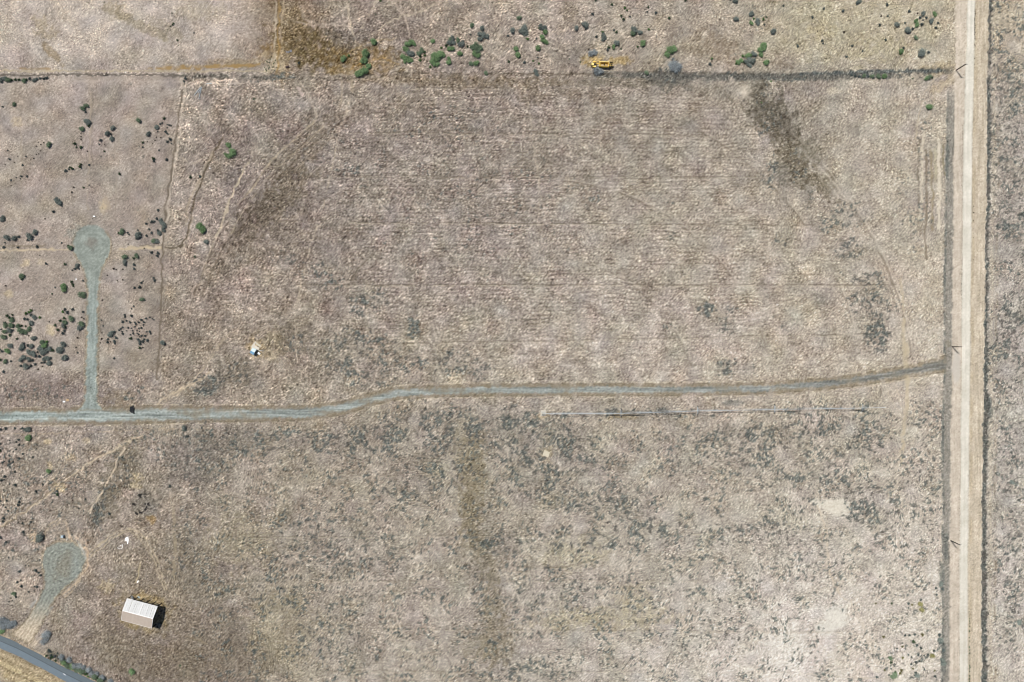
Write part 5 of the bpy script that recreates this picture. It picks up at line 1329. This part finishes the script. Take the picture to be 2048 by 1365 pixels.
# ------------------------------------------------------------------ shrubs
SHR = """
G 747,84,7 687,118,6.5 698,112,3.8 731,107,8 728,122,8 737,133,6 730,141,7 722,146,7 715,148,6 815,87,6 822,84,6 828,86,5 810,97,6 815,100,5 806,113,6 812,117,6 810,122,5 817,122,5 822,120,5 850,112,3.6 840,122,4.2 865,82,4.5 883,97,3.5 866,112,5 873,110,7 881,109,7 886,111,5 870,119,6 876,117,6 868,127,6 875,129,5 861,135,4 865,122,6 898,98,5 904,98,5.5 920,107,5.5 949,107,6 957,111,5 898,118,4.5 897,125,5.5 952,125,6
G 1079,57,4 1091,64,5 1084,74,5 1089,66,4 1087,82,5 1092,84,5 1055,79,4 1032,98,5 1036,110,6 1076,96,5.5 1066,123,3 1078,128,3.5 1249,17,4 1254,22,3 1205,66,4 1228,94,5 1266,71,4 1297,60,3.5 1286,87,6 1275,94,3 1340,97,6 1350,96,6 1343,100,7 1335,109,6 1333,105,4 1503,46,4.5 1507,38,3 1526,40,4
G 1526,92,6 1530,96,6 1521,100,6 1522,109,5 1528,90,6 1495,110,5.5 1500,112,5 1485,113,4 1483,121,4.5 1476,125,5 1472,128,3.5 1533,125,5 1528,126,4 1536,124,4 1423,118,3.5 1522,206,2.6 1541,164,3 1870,28,5 1833,41,4.5 1835,49,5 1804,102,5 1801,107,4 1859,214,6.5 1853,156,5 1770,152,5.5 456,290,6 464,305,8 452,311,5 459,311,6 761,2,4
G 402,456,9 406,461,7 397,452,6 125,577,8 126,572,5 63,621,4 59,625,4 53,627,4 80.5,635.5,3.6 14,703,6 95,684,4 88,691,6 127,624,4 56,876,7 96,943,5 2,1264,6 263,1344,6
D 843,101,5.5 837,107,5 849,105,4 841,114,4 901,80,5 893,93,4 916,81,5 935,94,4 945,95,6 952,92,7 960,96,6 955,101,6 942,127,4.5 944,51,5 972,146,5 1038,35,5 1018,124,4 1139,117,2.5 1161,124,2.5 1242,33,3.5 1247,39,4 1223,11,4 1296,16,3 1191,1,4 1233,65,4 1236,90,4 1217,96,4 1242,98.5,2.5 1266,66,6 1338,38,4 1294,145,5 1371,1,4 1532,35,2.5 1488,125,4 1505,127,4 1833,75,4.5 1825,158,2.5 1859,154,5 1863,156,4 1757,153,5 1744,152,4.5 1728,152,4.5 508,199,3 751,30,2
D 28,209,4.5 172,212,5 165,217,5 178,252,4 163,258,5 277,241,5 329,238,4 286,286,3.5 98,290,5.5 99,286,3 150,288,4.5 153,295,2.5 162,295,4 344,27,2 345,50,3 347,47,3 341,53,2 336,60,1.5 355,81,3 357,91,1.5 209,5,1.5 16,160,5 24,161,4 31,160,4 38,160,4 46,161,5 52,160,4 145,338,4.5 140,335,3 160,334,4.5 162,329,3 209,303,3 308,318,4.5 240,349,4 168,376,3 382,355,4 140,496,5.5 137,492,3 243,464,6 239,467,4 306,482,5 250,514,5.5 273,512,5 268,517,3.5 130,529,4 44,553,6 45,558,4 143,564,4 146,569,4 147,573,3 390,514,3 163,588,7 167,592,5 104,588,2.5
D 15,632,4 20,636,4 26,630,3 23,641,5 26,637,4 22,651,6 10,651,5.5 9,663,5 7,674,5 12,673,4 21,670,4 36,652,5 45,652,3.5 53,653,3 40,660,5 46,664,6 51,665,5 59,659,5.5 35,678,3.5 85,685,5 106,701,4.5 10,723,5 2,720,4 142,638,6 130,637,4 122,642,4 130,645,5.5 132,655,4 112,651,4 118,660,4 162,648,6 284,600,5 262,677,4.5 280,696,4 2,901,4 115,989,4.5 27,1188,5 361,1331,3 1783,1207,3.5 1826,1283,4.5 1780,1317,5 1780,1324,4 1789,1344,4 1787,1354,6 1790,1350,5
S 818,106,6 824,108,6 905,78,6 899,86,6 906,86,5 922,88,6.5 926,84,4 964,56,5 941,71,2.5 960,68,5 967,70,6 974,72,5 960,78,5 598,127,4 1025,61,6 1048,59,8 1044,64,7 1052,66,6 1048,53,5 1016,72,3.5 1081,53,5.5 1088,56,6 1073,78,2.5 1049,126,4 1075,116,2.5 1071,143,5 1074,149,5 1153,56,5 1170,50,7 1172,57,4 1185,29,4 1260,34,2.5 1311,27,4 1294,25,2.5 1193,74,4 1207,72,6 1207,78,5 1228,61,3 1233,86,6 1215,101,4 1268,60,7 1280,65,5 1185,107,7 1190,105,5 1193,141,7 1200,143,6 1195,146,5 1346,119,4 1343,130,6 1350,128,7 1357,133,7 1346,138,6 1353,140,6
S 1448,1,2.5 1460,0,3.5 1471,1,5.5 1472,39,5.5 1503,27,5.5 1505,30,4 1515,42,5.5 1516,47,5 1528,51,3 1547,63,5.5 1567,12,3 1647,18.5,3.8 1624,36,3.8 1685,23,4.2 1719,3,5 1713,8,4 1595,93,4 1643,83,3.8 1645,88,2.5 1705,92,3.5 1693,114,3.5 1725,103,3 1493,123,5 1500,118,6 1506,122,6 1508,107,6 1499,130,5 1511,112,4 1419,130,4.5 1773,11,4.5 1817,24,4 1774,34,3.2 1758,52,4 1794,50,5.5 1809,47,3 1848,27,5 1840,36,4 1852,36,4 1864,42,5.5 1875,47,3.5 1870,57,4 1843,50,4.5 1846,41,2.5 1817,60,7 1825,58,4 1770,81,3.5 1807,96,3.5 1844,106,8 1856,106,4 1735,153,4 1718,154,4 1710,153,4.5 1703,151,4
S 6,214,2.5 172,225,3 173,242,6 177,247,5 226,257,5 214,267,5 222,269,4 223,278,5 202,281,4 199,289,2.5 321,249,3 325,247,2.5 313,255,5 335,250,2 339,251,2.5 343,252,2.5 335,256,2 316,264,2 296,268,5 332,264,3.5 335,268,3 286,295,2.5 341,279,4.5 335,284,4 343,288,2 318,301,2.5 388,66,2.5 2,160,5 9,157,5 58,157,4 66,159,5 73,158,4 80,157,4 88,158,4 94,157,4.5 4,165,3.5 370,157,4 368,163,3
S 17,302,2 52,313,2 20,319,3 46,331,3 132,342,4.5 138,339,3 178,330,3 308,323,4 334,320,4 33,356,2 43,353,3 41,358,2 54,353,3 23,361,2.5 179,371,2 114,401,6 119,406,5 112,399,4 108,424,4 124,412,3 5,438,6 401,354,4 70,465,5.5 58,473,7 56,480,4 38,474,4 27,477,5.5 12,476,6 10,486,2.5 75,494,4 124,486,2.5 8,495,4 35,495,3 317,421,3.5 314,438,4 321,442,5 325,447,5 328,452,5 327,460,5 304,444,4.5 309,443,3 293,448,3.5 299,459,3 303,466,3.5 316,462,4 318,467,5 276,470,6.5 275,477,4.5 276,461,2.5 256,466,3 259,470,2.5 293,472,3.5 312,483,5 315,480,3 412,484,5 303,505,4.5 316,507,4.5 315,512,4 249,524,5 251,530,4 268,530,4 268,538,3.5 93,528,3.5 154,532,5 150,538,4 158,538,2.5 144,541,2.5 110,575,2.5 167,562,3 307,556,3 309,561,4 283,566,3.5 286,563,2 270,576,3.5 280,575,4.5
S 10,646,4 28,656,2 26,661,4 19,661,5 3,659,2.5 62,630,4 68,635,5 56,639,4 50,638,4 63,646,5 63,650,4 68,677,5.5 20,692,5 5,703,4 1,699,2.5 49,687,4 45,693,6 42,697,5 47,698,4 57,691,4 63,693,5 57,704,5 63,707,6 68,710,5 80,697,6 84,702,5 99,698,5 92,702,5 86,707,5 80,713,4.5 76,705,3 47,715,5 41,720,5 56,718,5 60,722,4.5 66,721,4 88,718,5 95,717,5 102,716,4 84,726,3 90,725,3.5 98,727,5 42,732,4 50,733,5.5 57,733,2.5 62,732,4 71,729,4 23,723,3 131,619,4 136,625,4.5 147,619,4 167,624,3 128,652,5 127,667,4.5 130,662,3.5 158,656,6 164,657,4 125,689,6 119,700,7 128,716,6.5 155,706,2.5 8,744,4
S 269,613,2.5 265,618,2 250,630,3 251,634,3 265,632,4 246,644,4 254,642,3 262,645,3.5 271,645,2.5 273,648,3 279,645,3 284,640,3.5 289,645,3 288,650,2.5 293,637,3 300,635,2.5 305,638,2 308,640,2 245,655,3 241,658,3 238,661,3 244,664,2.5 246,668,3.5 257,656,3 264,657,2.5 271,654,2.5 279,657,2.5 284,656,3 253,662,2 266,662,2.5 267,667,3 275,662,2 280,663,2 275,667,2 261,670,2.5 228,664,4.5 220,669,6 224,673,3 216,679,3.5 216,685,4 232,676,4 230,683,4 230,687,3 278,669,2.5 284,672,3 291,672,3 294,664,2.5 300,664,3.5 302,668,2.5 280,674,2 277,679,4 280,684,4.5 280,689,3.5 286,683,4 289,679,3 295,681,4 325,686,5.5 229,717,3 202,641,2.2 205,652,2.2
S 56,859,5 53,860,6 45,857,4 12,857,4 2,859,4 30,857,3 38,880,3.5 39,890,3.5 33,884,2.5 2,888,3 20,881,2 33,899,2.5 27,904,2 46,908,3 20,912,2 6,925,3 10,923,2.5 19,923,3 27,924,2.5 39,917,3 66,915,3 30,944,3.5 9,953,4 3,961,4 8,960,2 31,970,4.5 19,969,2 87,969,3.5 73,983,3.5 8,980,2 115,983,3.5 2,1002,3 15,1001,3 40,1004,4 38,1010,4 7,1010,2 12,1015,2.5 17,1022,3 7,1037,4 6,1043,3.5 36,1045,2 45,1047,3 62,1044,3 47,1065,4 2,1075,4 13,1084,3.5 79,1076,8 87,1073,4 75,1081,5 18,1115,2.5 368,857,5.5 376,873,4 404,856,3 340,972,4 171,999,3 158,1017,2.5 168,1022,2.2 220,1027,4
S 40,1143,4 73,1141,4 78,1145,3 82,1150,3.5 52,1131,2 58,1131,1.8 36,1164,3.5 43,1160,2 45,1172,4 76,1173,3.5 71,1172,2.5 70,1181,1.8 59,1183,2.5 32,1194,3 25,1202,2 18,1204,2 5,1243,9 12,1247,9 20,1250,8 28,1247,5 3,1255,7 88,1272,6 93,1268,6 98,1270,6 90,1280,7 86,1285,5
S 1816,1207,4 1817,1216,2.5 1841,1200,3.5 1871,1176,3.5 1872,1189,3 1882,1169,5 1884,1178,4 1858,1165,2 1810,1271,3.5 1819,1271,3.5 1829,1269,4 1877,1269,4.5 1832,1290,4.5 1841,1296,4 1793,1297,2.5 1881,1281,5.5 1879,1285,4 1867,1301,4 1855,1309,3.5 1847,1311,2.5 1835,1310,3 1822,1314,3 1816,1309,3 1838,1322,3 1821,1328,3 1830,1324,4 1885,1300,4.5 1885,1320,5 1888,1328,5 1883,1323,4 1831,1345,4 1835,1352,5 1830,1351,4 1849,1340,2.5 1871,1354,4 1754,1355,4 1781,1337,2.5 1777,1350,2.5 1750,1293,2 2025,965,5 2038,1245,5
O 1751,1207,3 1767,1274,4 1824,1210,3 1841,1209,5 1844,1220,5 1844,1269,4.5 1804,1293,3 1865,1312,5 1804,1315,3.5 1801,1340,4.5 1799,1346,4 1825,1337,3 1870,1342,2.5 1769,1340,3 136,625,3
B 162,268,1.5 162,274,2 162,279,2 209,290,1.5 88,286,1.8 82,290,2 77,285,1.5 73,293,2 313,275,1.8 322,276,1.8 310,281,1.8 295,284,1.6 305,288,1.5 89,78,1.5 236,127,2 284,81,1.2 36,313,1.5 30,326,1.5 11,330,1.5 67,317,2 72,309,1.5 81,302,1.6 77,308,1.6 175,303,2 23,372,1.5 148,375,2.5 145,385,2.5 91,438,2 80,511,1.8 228,538,3 233,540,1.8 246,539,2 258,489,2 288,497,2 246,560,2 235,562,2 12,572,2.5 215,551,2 77,739,2.5 86,733,2 155,676,2.5 152,695,2 164,635,2 168,638,2 99,644,1.8 136,693,1.5 60,672,2 221,684,1.8 286,695,2 205,601,2 203,666,2 203,678,2.5 200,686,1.8 227,697,1.5 185,930,2 199,947,2 214,970,1.8 134,990,2 145,1001,2 135,1010,1.8 168,1031,1.8 188,1019,1.6 197,1011,1.6 317,1069,1.6 296,940,2 22,1197,2 1634,64,2 1659,65,1.6 1688,65,3 1761,34,2.5 1835,27,2.5 1177,100,1.8 1857,1349,2 1112,102,2 1500,64,2
"""
shr = []
for ln in SHR.strip().splitlines():
    ty, *rest_ = ln.split()
    for q in rest_:
        a = [float(v) for v in q.split(',')]
        shr.append([a[0], a[1], a[2], ty])
rg = random.Random(21)
# brush bank between the asphalt road and the field
for i in range(46):
    s = i / 45; x = 98 + 185 * s + rg.uniform(-3, 3)
    yr = float(np.interp(x, [p[0] for p in ASN], [p[1] for p in ASN]))
    for d_, ty in ((rg.uniform(5, 9), 'D' if rg.random() < .8 else 'G'), (rg.uniform(12, 18), 'S')):
        if yr - d_ < 1372:
            shr.append([x + rg.uniform(-4, 4), yr - d_ + rg.uniform(-3, 2), rg.choice((rg.uniform(2.2, 4), rg.uniform(4, 6.4))), ty])
    if yr < 1372 and rg.random() < .6: shr.append([x + rg.uniform(-4, 4), yr - rg.uniform(8, 20), rg.uniform(1.5, 3), rg.choice('SD')])
# green dots in the pale weed patch, and dots on the shoulders
for i in range(26):
    shr.append([rg.gauss(543, 9), rg.uniform(112, 146), rg.uniform(1, 2), 'D'])
for y_, r_ in [(1172,1.5),(1223,1),(1232,1.5),(1237,1.5),(1240,1.5),(1243,1.5),(1246,1.5),(1252,1.8),(1258,1),(1262,2.2),(1275,1.5),(1282,1.5),(1294,2.2),(1300,1.8),(1306,2.5),(1312,1),(1320,1),(1325,1),(1330,1.8),(1333,2.2),(1337,1.5),(1342,2.2),(1351,2.3),(1357,2.5),(1362,2.0)]:
    shr.append([1937.6 + rg.uniform(-.3, .3), y_, r_, 'D'])
for y_ in (21,24,28,31,38,41,45,48,52,56,60,63,66,70,75,78,90,93,97,118,130):
    shr.append([1950 - y_*.02 + rg.uniform(-.5, .5), y_, rg.uniform(1, 1.7), 'B'])
for y_, r_ in ((414,1.5),(426,1.8),(442,1.5),(457,1),(467,1),(476,1.2),(520,1)):
    shr.append([1946.5, y_, r_, 'B'])


def ico(r, c, sub=1):
    import bmesh
    bm = bmesh.new(); bmesh.ops.create_icosphere(bm, subdivisions=sub, radius=r)
    v = [(p.co.x + c[0], p.co.y + c[1], p.co.z + c[2]) for p in bm.verts]; f = [tuple(x.index for x in q.verts) for q in bm.faces]
    bm.free(); return v, f


def shrub_meshes(seed, lobes, nleaf, core=.64, spread=1.4):
    r_ = random.Random(seed); m = MB(); st = MB()
    L = []
    for i in range(lobes):
        if lobes == 1: L.append((0, 0, .5, .8)); break
        a = 2 * pi * i / lobes + r_.uniform(-.5, .5); d = r_.uniform(.3, .55) if i else .1
        L.append((d * cos(a), d * sin(a), r_.uniform(.38, .6), r_.uniform(.36, .55)))
    for (x, y, z, q) in L:
        v, f = ico(q * core, (x, y, z * .9), 1)
        m.add([(a, b, max(c, 0.02)) for a, b, c in v], f)
        st.tube((x*.1, y*.1, -.1), (x*.8, y*.8, z), .05, .02, 5)
        for k in range(int(nleaf * q)):
            ph = math.acos(r_.uniform(-.25, 1)); th = r_.uniform(0, 2*pi)
            d = Vector((sin(ph)*cos(th), sin(ph)*sin(th), cos(ph)))
            c = Vector((x, y, z*.95)) + d * q * r_.choice((r_.uniform(.75, 1.05), r_.uniform(.9, spread)))
            c.z = max(c.z, .04)
            nrm = (d + Vector((r_.uniform(-.7, .7), r_.uniform(-.7, .7), r_.uniform(-.3, .9)))).normalized()
            u = nrm.orthogonal().normalized(); w = nrm.cross(u); s = r_.uniform(.06, .15)
            m.add([tuple(c + u*s), tuple(c + w*s*.7), tuple(c - u*s), tuple(c - w*s*.7)], [(0, 1, 2, 3)])
    return m, st
VAR = {}
for k, (lb, nl) in enumerate([(5, 210), (6, 200), (4, 240), (7, 180), (5, 220)]):
    VAR[k] = shrub_meshes(100 + k, lb, nl)
for k in range(5):
    VAR[10 + k] = shrub_meshes(150 + k, 5 + k % 3, 150, .42, 1.5)
SML = [shrub_meshes(200 + k, lb, 70) for k, lb in enumerate((1, 3, 2))]
MESH = {}
def meshof(kind, k, ty):
    key = (kind, k, ty)
    if key not in MESH:
        mb = (VAR[k][0] if kind == 'f' else VAR[k][1] if kind == 's' else SML[k][0])
        m = bpy.data.meshes.new({'f': 'foliage', 's': 'stem', 'q': 'small_shrub'}[kind]); m.from_pydata(mb.v, [], mb.f); m.update()
        m.materials.append(MT[ty] if kind != 's' else MT['wood'])
        MESH[key] = m
    return MESH[key]

REG = [
 ('in the pale field at the top left', 0, 0, 552, 144), ('in the upper edge brush row', 0, 144, 110, 172), ('on the upper field edge', 110, 144, 640, 172),
 ('in the open plot under the brush row', 0, 172, 130, 300), ('beside the faint track above', 130, 172, 215, 300), ('in the loose cluster of the upper plots', 215, 172, 375, 300),
 ('in the plot above the turning circle', 0, 300, 375, 430), ('outside the upper turning circle', 0, 430, 172, 520), ('inside the upper turning circle', 172, 430, 375, 520),
 ('outside the bend of the gravel spur', 0, 520, 172, 612), ('in the far thicket', 0, 612, 76, 760), ('in the thicket by the spur', 76, 612, 175, 760),
 ('inside the bend of the gravel spur', 175, 520, 375, 612), ('in the sage cluster', 175, 612, 375, 760),
 ('in the purple-grey field corner', 375, 172, 640, 560), ('near the grey boulders', 552, 0, 660, 144), ('among the orange grass shrubs', 660, 0, 790, 160),
 ('in the rows above the ditch', 790, 0, 990, 160), ('between rows and scraper', 990, 0, 1130, 160), ('around the yellow scraper', 1130, 0, 1320, 160), ('beyond the yellow scraper', 1320, 0, 1440, 170),
 ('in the mixed clump above the ditch', 1440, 0, 1560, 170), ('in the straw field by the road', 1560, 0, 1740, 145), ('in the last clump by the road', 1740, 0, 1900, 130), ('along the overgrown ditch', 1560, 130, 1900, 170),
 ('below the gravel road on the near edge', 0, 845, 130, 960), ('along the diagonal track', 0, 960, 240, 1062), ('near the tyre ring', 130, 845, 420, 1062), ('beside the lower turning circle', 0, 1062, 240, 1215), ('at the gravel track mouth', 0, 1215, 98, 1300), ('on the bank of the asphalt road', 98, 1255, 420, 1380),
 ('in the pale foot of the field', 1740, 1150, 1862, 1380), ('along the grey roadside ditch', 1862, 1150, 1905, 1380), ('on the dirt road shoulder', 1905, 0, 1960, 1380), ('beyond the far ditch', 1960, 0, 2048, 1380)]
def region(x, y):
    for r_ in REG:
        if r_[1] <= x < r_[3] and r_[2] <= y < r_[4]:
            return r_[0]
    return 'in the open field'
CN = {'F': 'pale grey leafless', 'G': 'bright green', 'D': 'dark green', 'S': 'blue-grey', 'O': 'olive', 'B': 'dry brown'}
NM = {'F': 'grey_brush', 'G': 'green_shrub', 'D': 'dark_green_shrub', 'S': 'sagebrush', 'O': 'olive_shrub', 'B': 'dry_brown_shrub'}
ORD = ['first','second','third','fourth','fifth','sixth','seventh','eighth','ninth','tenth','eleventh','twelfth','thirteenth','fourteenth','fifteenth','sixteenth','seventeenth','eighteenth','nineteenth','twentieth']
ORD += ['twenty-' + w for w in ORD[:9]] + ['thirtieth'] + ['thirty-' + w for w in ORD[:9]]
for q in shr:
    if q[3] == 'S' and q[2] > 3.9 and ((1170 < q[0] < 1362 and q[1] > 100) or (q[1] > 1235 and q[0] < 330)):
        q[3] = 'F'
shr = [s for s in shr if -8 < s[0] < 2056 and -8 < s[1] < 1373]
shr.sort(key=lambda s: -s[2])
BIG, SMALL = shr[:298], shr[298:]
def size(r): return 'broad' if r >= 6.4 else 'middling' if r >= 4.9 else 'small' if r >= 3.2 else 'tiny'
cells = {}
for s in BIG:
    cells.setdefault((region(s[0], s[1]), s[3], size(s[2])), []).append(s)
labels = {}
for (rgn, ty, sz), L in cells.items():
    L.sort(key=lambda s: s[0])
    for i, s in enumerate(L):
        if len(L) == 1:
            lab = f'the only {sz} {CN[ty]} shrub {rgn}'
        else:
            lab = f'{sz} {CN[ty]} shrub, {ORD[min(i, 38)]} from the left {rgn}'
        w_ = lab.split()
        labels[id(s)] = lab
SCL = 1.16
for i, s in enumerate(BIG):
    px, py, r, ty = s
    rm = r * S * SCL; hgt = rm * rg.uniform(.62, .85)
    gx, gy = P(px, py, hgt * .6)
    gpx = CX + gx / S; gpy = CY - gy / S
    k = rg.randrange(5) + (10 if ty == 'F' else 0); rot = rg.uniform(0, 6.28)
    sc = (rm * rg.uniform(.95, 1.1), rm * rg.uniform(.95, 1.1), hgt * 1.05)
    if r >= 4.5:
        o = bpy.data.objects.new(NM[ty], None); C.objects.link(o)
        a = bpy.data.objects.new('foliage', meshof('f', k, ty)); C.objects.link(a); a.parent = o
        b = bpy.data.objects.new('stem', meshof('s', k, ty)); C.objects.link(b); b.parent = o
    else:
        o = bpy.data.objects.new(NM[ty], meshof('f', k, ty)); C.objects.link(o)
    o.location = (gx, gy, zg(gpx, gpy) - .04); o.rotation_euler = (0, 0, rot); o.scale = sc
    tag(o, labels[id(s)], 'shrub', CN[ty] + ' shrubs ' + region(px, py))


def scatter(name, src, px, py, zz, scale, tone, mat_attr=True):
    """Points with a scale, a turn and a tone, each showing one copy of src."""
    n = len(px)
    me_ = bpy.data.meshes.new(name); me_.vertices.add(n)
    co = np.stack([(px - CX) * S, (CY - py) * S, zz], 1)
    me_.vertices.foreach_set('co', co.astype(np.float32).ravel())
    a = me_.attributes.new('size', 'FLOAT', 'POINT'); a.data.foreach_set('value', scale.astype(np.float32))
    a = me_.attributes.new('turn', 'FLOAT', 'POINT'); a.data.foreach_set('value', np.random.default_rng(n).uniform(0, 6.28, n).astype(np.float32))
    a = me_.attributes.new('tone', 'FLOAT_COLOR', 'POINT'); a.data.foreach_set('color', np.concatenate([tone, np.ones((n, 1))], 1).astype(np.float32).ravel())
    o = bpy.data.objects.new(name, me_); C.objects.link(o)
    ng = bpy.data.node_groups.new(name, 'GeometryNodeTree')
    ng.interface.new_socket('Geometry', in_out='INPUT', socket_type='NodeSocketGeometry')
    ng.interface.new_socket('Geometry', in_out='OUTPUT', socket_type='NodeSocketGeometry')
    gi = ng.nodes.new('NodeGroupInput'); go = ng.nodes.new('NodeGroupOutput')
    ip = ng.nodes.new('GeometryNodeInstanceOnPoints'); oi = ng.nodes.new('GeometryNodeObjectInfo'); oi.inputs['Object'].default_value = src
    sa = ng.nodes.new('GeometryNodeInputNamedAttribute'); sa.data_type = 'FLOAT'; sa.inputs[0].default_value = 'size'
    ta = ng.nodes.new('GeometryNodeInputNamedAttribute'); ta.data_type = 'FLOAT'; ta.inputs[0].default_value = 'turn'
    cx_ = ng.nodes.new('ShaderNodeCombineXYZ')
    ng.links.new(gi.outputs[0], ip.inputs['Points']); ng.links.new(oi.outputs['Geometry'], ip.inputs['Instance'])
    ng.links.new(ta.outputs[0], cx_.inputs[2]); ng.links.new(cx_.outputs[0], ip.inputs['Rotation']); ng.links.new(sa.outputs[0], ip.inputs['Scale'])
    ng.links.new(ip.outputs[0], go.inputs[0])
    md = o.modifiers.new('scatter', 'NODES'); md.node_group = ng
    o['kind'] = 'stuff'
    return o


def source(name, mb, mat):
    m = bpy.data.meshes.new(name); m.from_pydata(mb.v, [], mb.f); m.update(); m.materials.append(mat)
    return bpy.data.objects.new(name, m)      # never linked: only the scatter shows it


KEEP = np.ones((NY, NX))
for poly, gr_ in (([(264,1190),(325,1206),(313,1250),(251,1234)], 2), ([(1079,819),(1094,819),(1094,834),(1079,834)], 1), ([(1088.5,900.3),(1099.9,904.9),(1096.6,915.2),(1085,911)], 1.5), ([(511,681),(525,692),(519,706),(514,715),(501,708),(500,692)], 1), ([(1180,122),(1228,122),(1228,138),(1180,138)], 1)):
    KEEP[polysdf(np.array(poly, float), X, Y) < gr_] = 0
WEEDM = inst_mat('weed_leaves', 1.0); TUFTM = inst_mat('dry_grass_blades', 1.0)
weed_mb, _ = shrub_meshes(300, 3, 26)
weed_src = source('weed_clump', weed_mb, WEEDM)
tb = MB(); rr = random.Random(9)
for k in range(9):
    a = rr.uniform(0, 6.28); l = rr.uniform(.6, 1.0); w_ = .16; x, y = l*cos(a), l*sin(a)
    tb.add([(-w_*sin(a), w_*cos(a), 0), (w_*sin(a), -w_*cos(a), 0), (x*.7, y*.7, rr.uniform(.5, .9))], [(0, 1, 2)])
tuft_src = source('grass_tuft', tb, TUFTM)
MX, MY = 2048 + 100, 1366 + 100
# the rest of the small shrubs, then the weeds
sp = np.array([(s[0], s[1], s[2]) for s in SMALL]); tones = np.array([{'F': alb(120, 126, 128), 'G': alb(96, 128, 78), 'D': alb(86, 104, 80), 'S': alb(98, 108, 106), 'O': alb(126, 122, 86), 'B': alb(72, 60, 52)}[s[3]][:3] for s in SMALL])
sh_mb, _ = shrub_meshes(310, 4, 90)
o = scatter('small_shrubs', source('small_shrub', sh_mb, WEEDM), sp[:, 0], sp[:, 1], at(Z, sp[:, 0], sp[:, 1]), sp[:, 2] * S * 1.0, tones)
o['label'] = 'small dark shrubs dotted over the plots and verges'
r2 = np.random.default_rng(5)
n = 560000
px = r2.uniform(-50, 2098, n); py = r2.uniform(-50, 1416, n)
cl = at(clump, px, py)
keep = (r2.uniform(0, 1, n) < cl * 0.42) & (at(KEEP, px, py) > .95)
px, py = px[keep], py[keep]
print('weeds', len(px))
base = at(ALB, px, py)
tn = lin(np.array([104, 106, 98]))[None, :] / GAIN + r2.uniform(-.012, .012, (len(px), 1))
mixw = np.clip(at(N50, px, py) * .3 + .5, 0, 1)[:, None]
tn = tn * (1 - mixw) + (lin(np.array([100, 108, 106])) / GAIN) * mixw
tn = tn / at(LIFT, px, py)[:, None] * 0.75 + base * 0.25
o = scatter('weeds', weed_src, px, py, at(Z, px, py) - .02, r2.uniform(.22, .62, len(px)), tn)
o['label'] = 'low grey-green weeds growing in ragged patches over the fields'
n = 520000
px = r2.uniform(-50, 2098, n); py = r2.uniform(-50, 1416, n)
gr = at(GR, px, py) * (1 - 0.35 * at(WEB, px, py)) * (1 - at(masp, px, py)) * (1 - 0.85 * at(clump, px, py))
keep = (r2.uniform(0, 1, n) < np.clip(gr - .3, 0, 1) * 0.62) & (at(KEEP, px, py) > .95)
px, py = px[keep], py[keep]
print('tufts', len(px))
base = at(ALB, px, py)
tn = base * r2.uniform(.75, 1.45, (len(px), 1))
tn = np.clip(tn, 0, .8)
o = scatter('dry_grass', tuft_src, px, py, at(Z, px, py) - .02, r2.uniform(.18, .42, len(px)), tn)
o['label'] = 'short dry grass tufts covering the fields'
# stones and weeds on the shoulder of the dirt road, one dotted line each side
dy = []
for y0_, y1_, st_ in ((28,108,4),(150,160,5),(252,600,2.6),(604,632,4),(720,790,5),(800,880,11),(960,1100,5),(1120,1240,4.5),(1262,1330,5),(1330,1365,2.5)):
    y_ = y0_
    while y_ < y1_:
        dy.append(y_); y_ += st_ * rg.uniform(.5, 1.5)
dy = np.array(dy); dx = np.interp(dy, [0, 280, 580, 860, 960, 1365], [1930, 1925, 1922.6, 1920, 1918, 1917.2]) + r2.normal(0, .5, len(dy))
gx_ = np.concatenate([r2.uniform(0, 420, 150), r2.uniform(176, 196, 40)]); gy_ = np.concatenate([np.interp(gx_[:150], gv[:, 0], gv[:, 1]) + r2.uniform(-9, 11, 150), r2.uniform(760, 815, 40)])
dx = np.concatenate([dx, gx_]); dy = np.concatenate([dy, gy_])
o = scatter('roadside_weeds', weed_src, dx, dy, at(Z, dx, dy), r2.uniform(.16, .36, len(dx)), np.tile(np.array(alb(70, 72, 62)[:3]), (len(dx), 1)))
o['label'] = 'dark weed tufts dotted along the road edges'
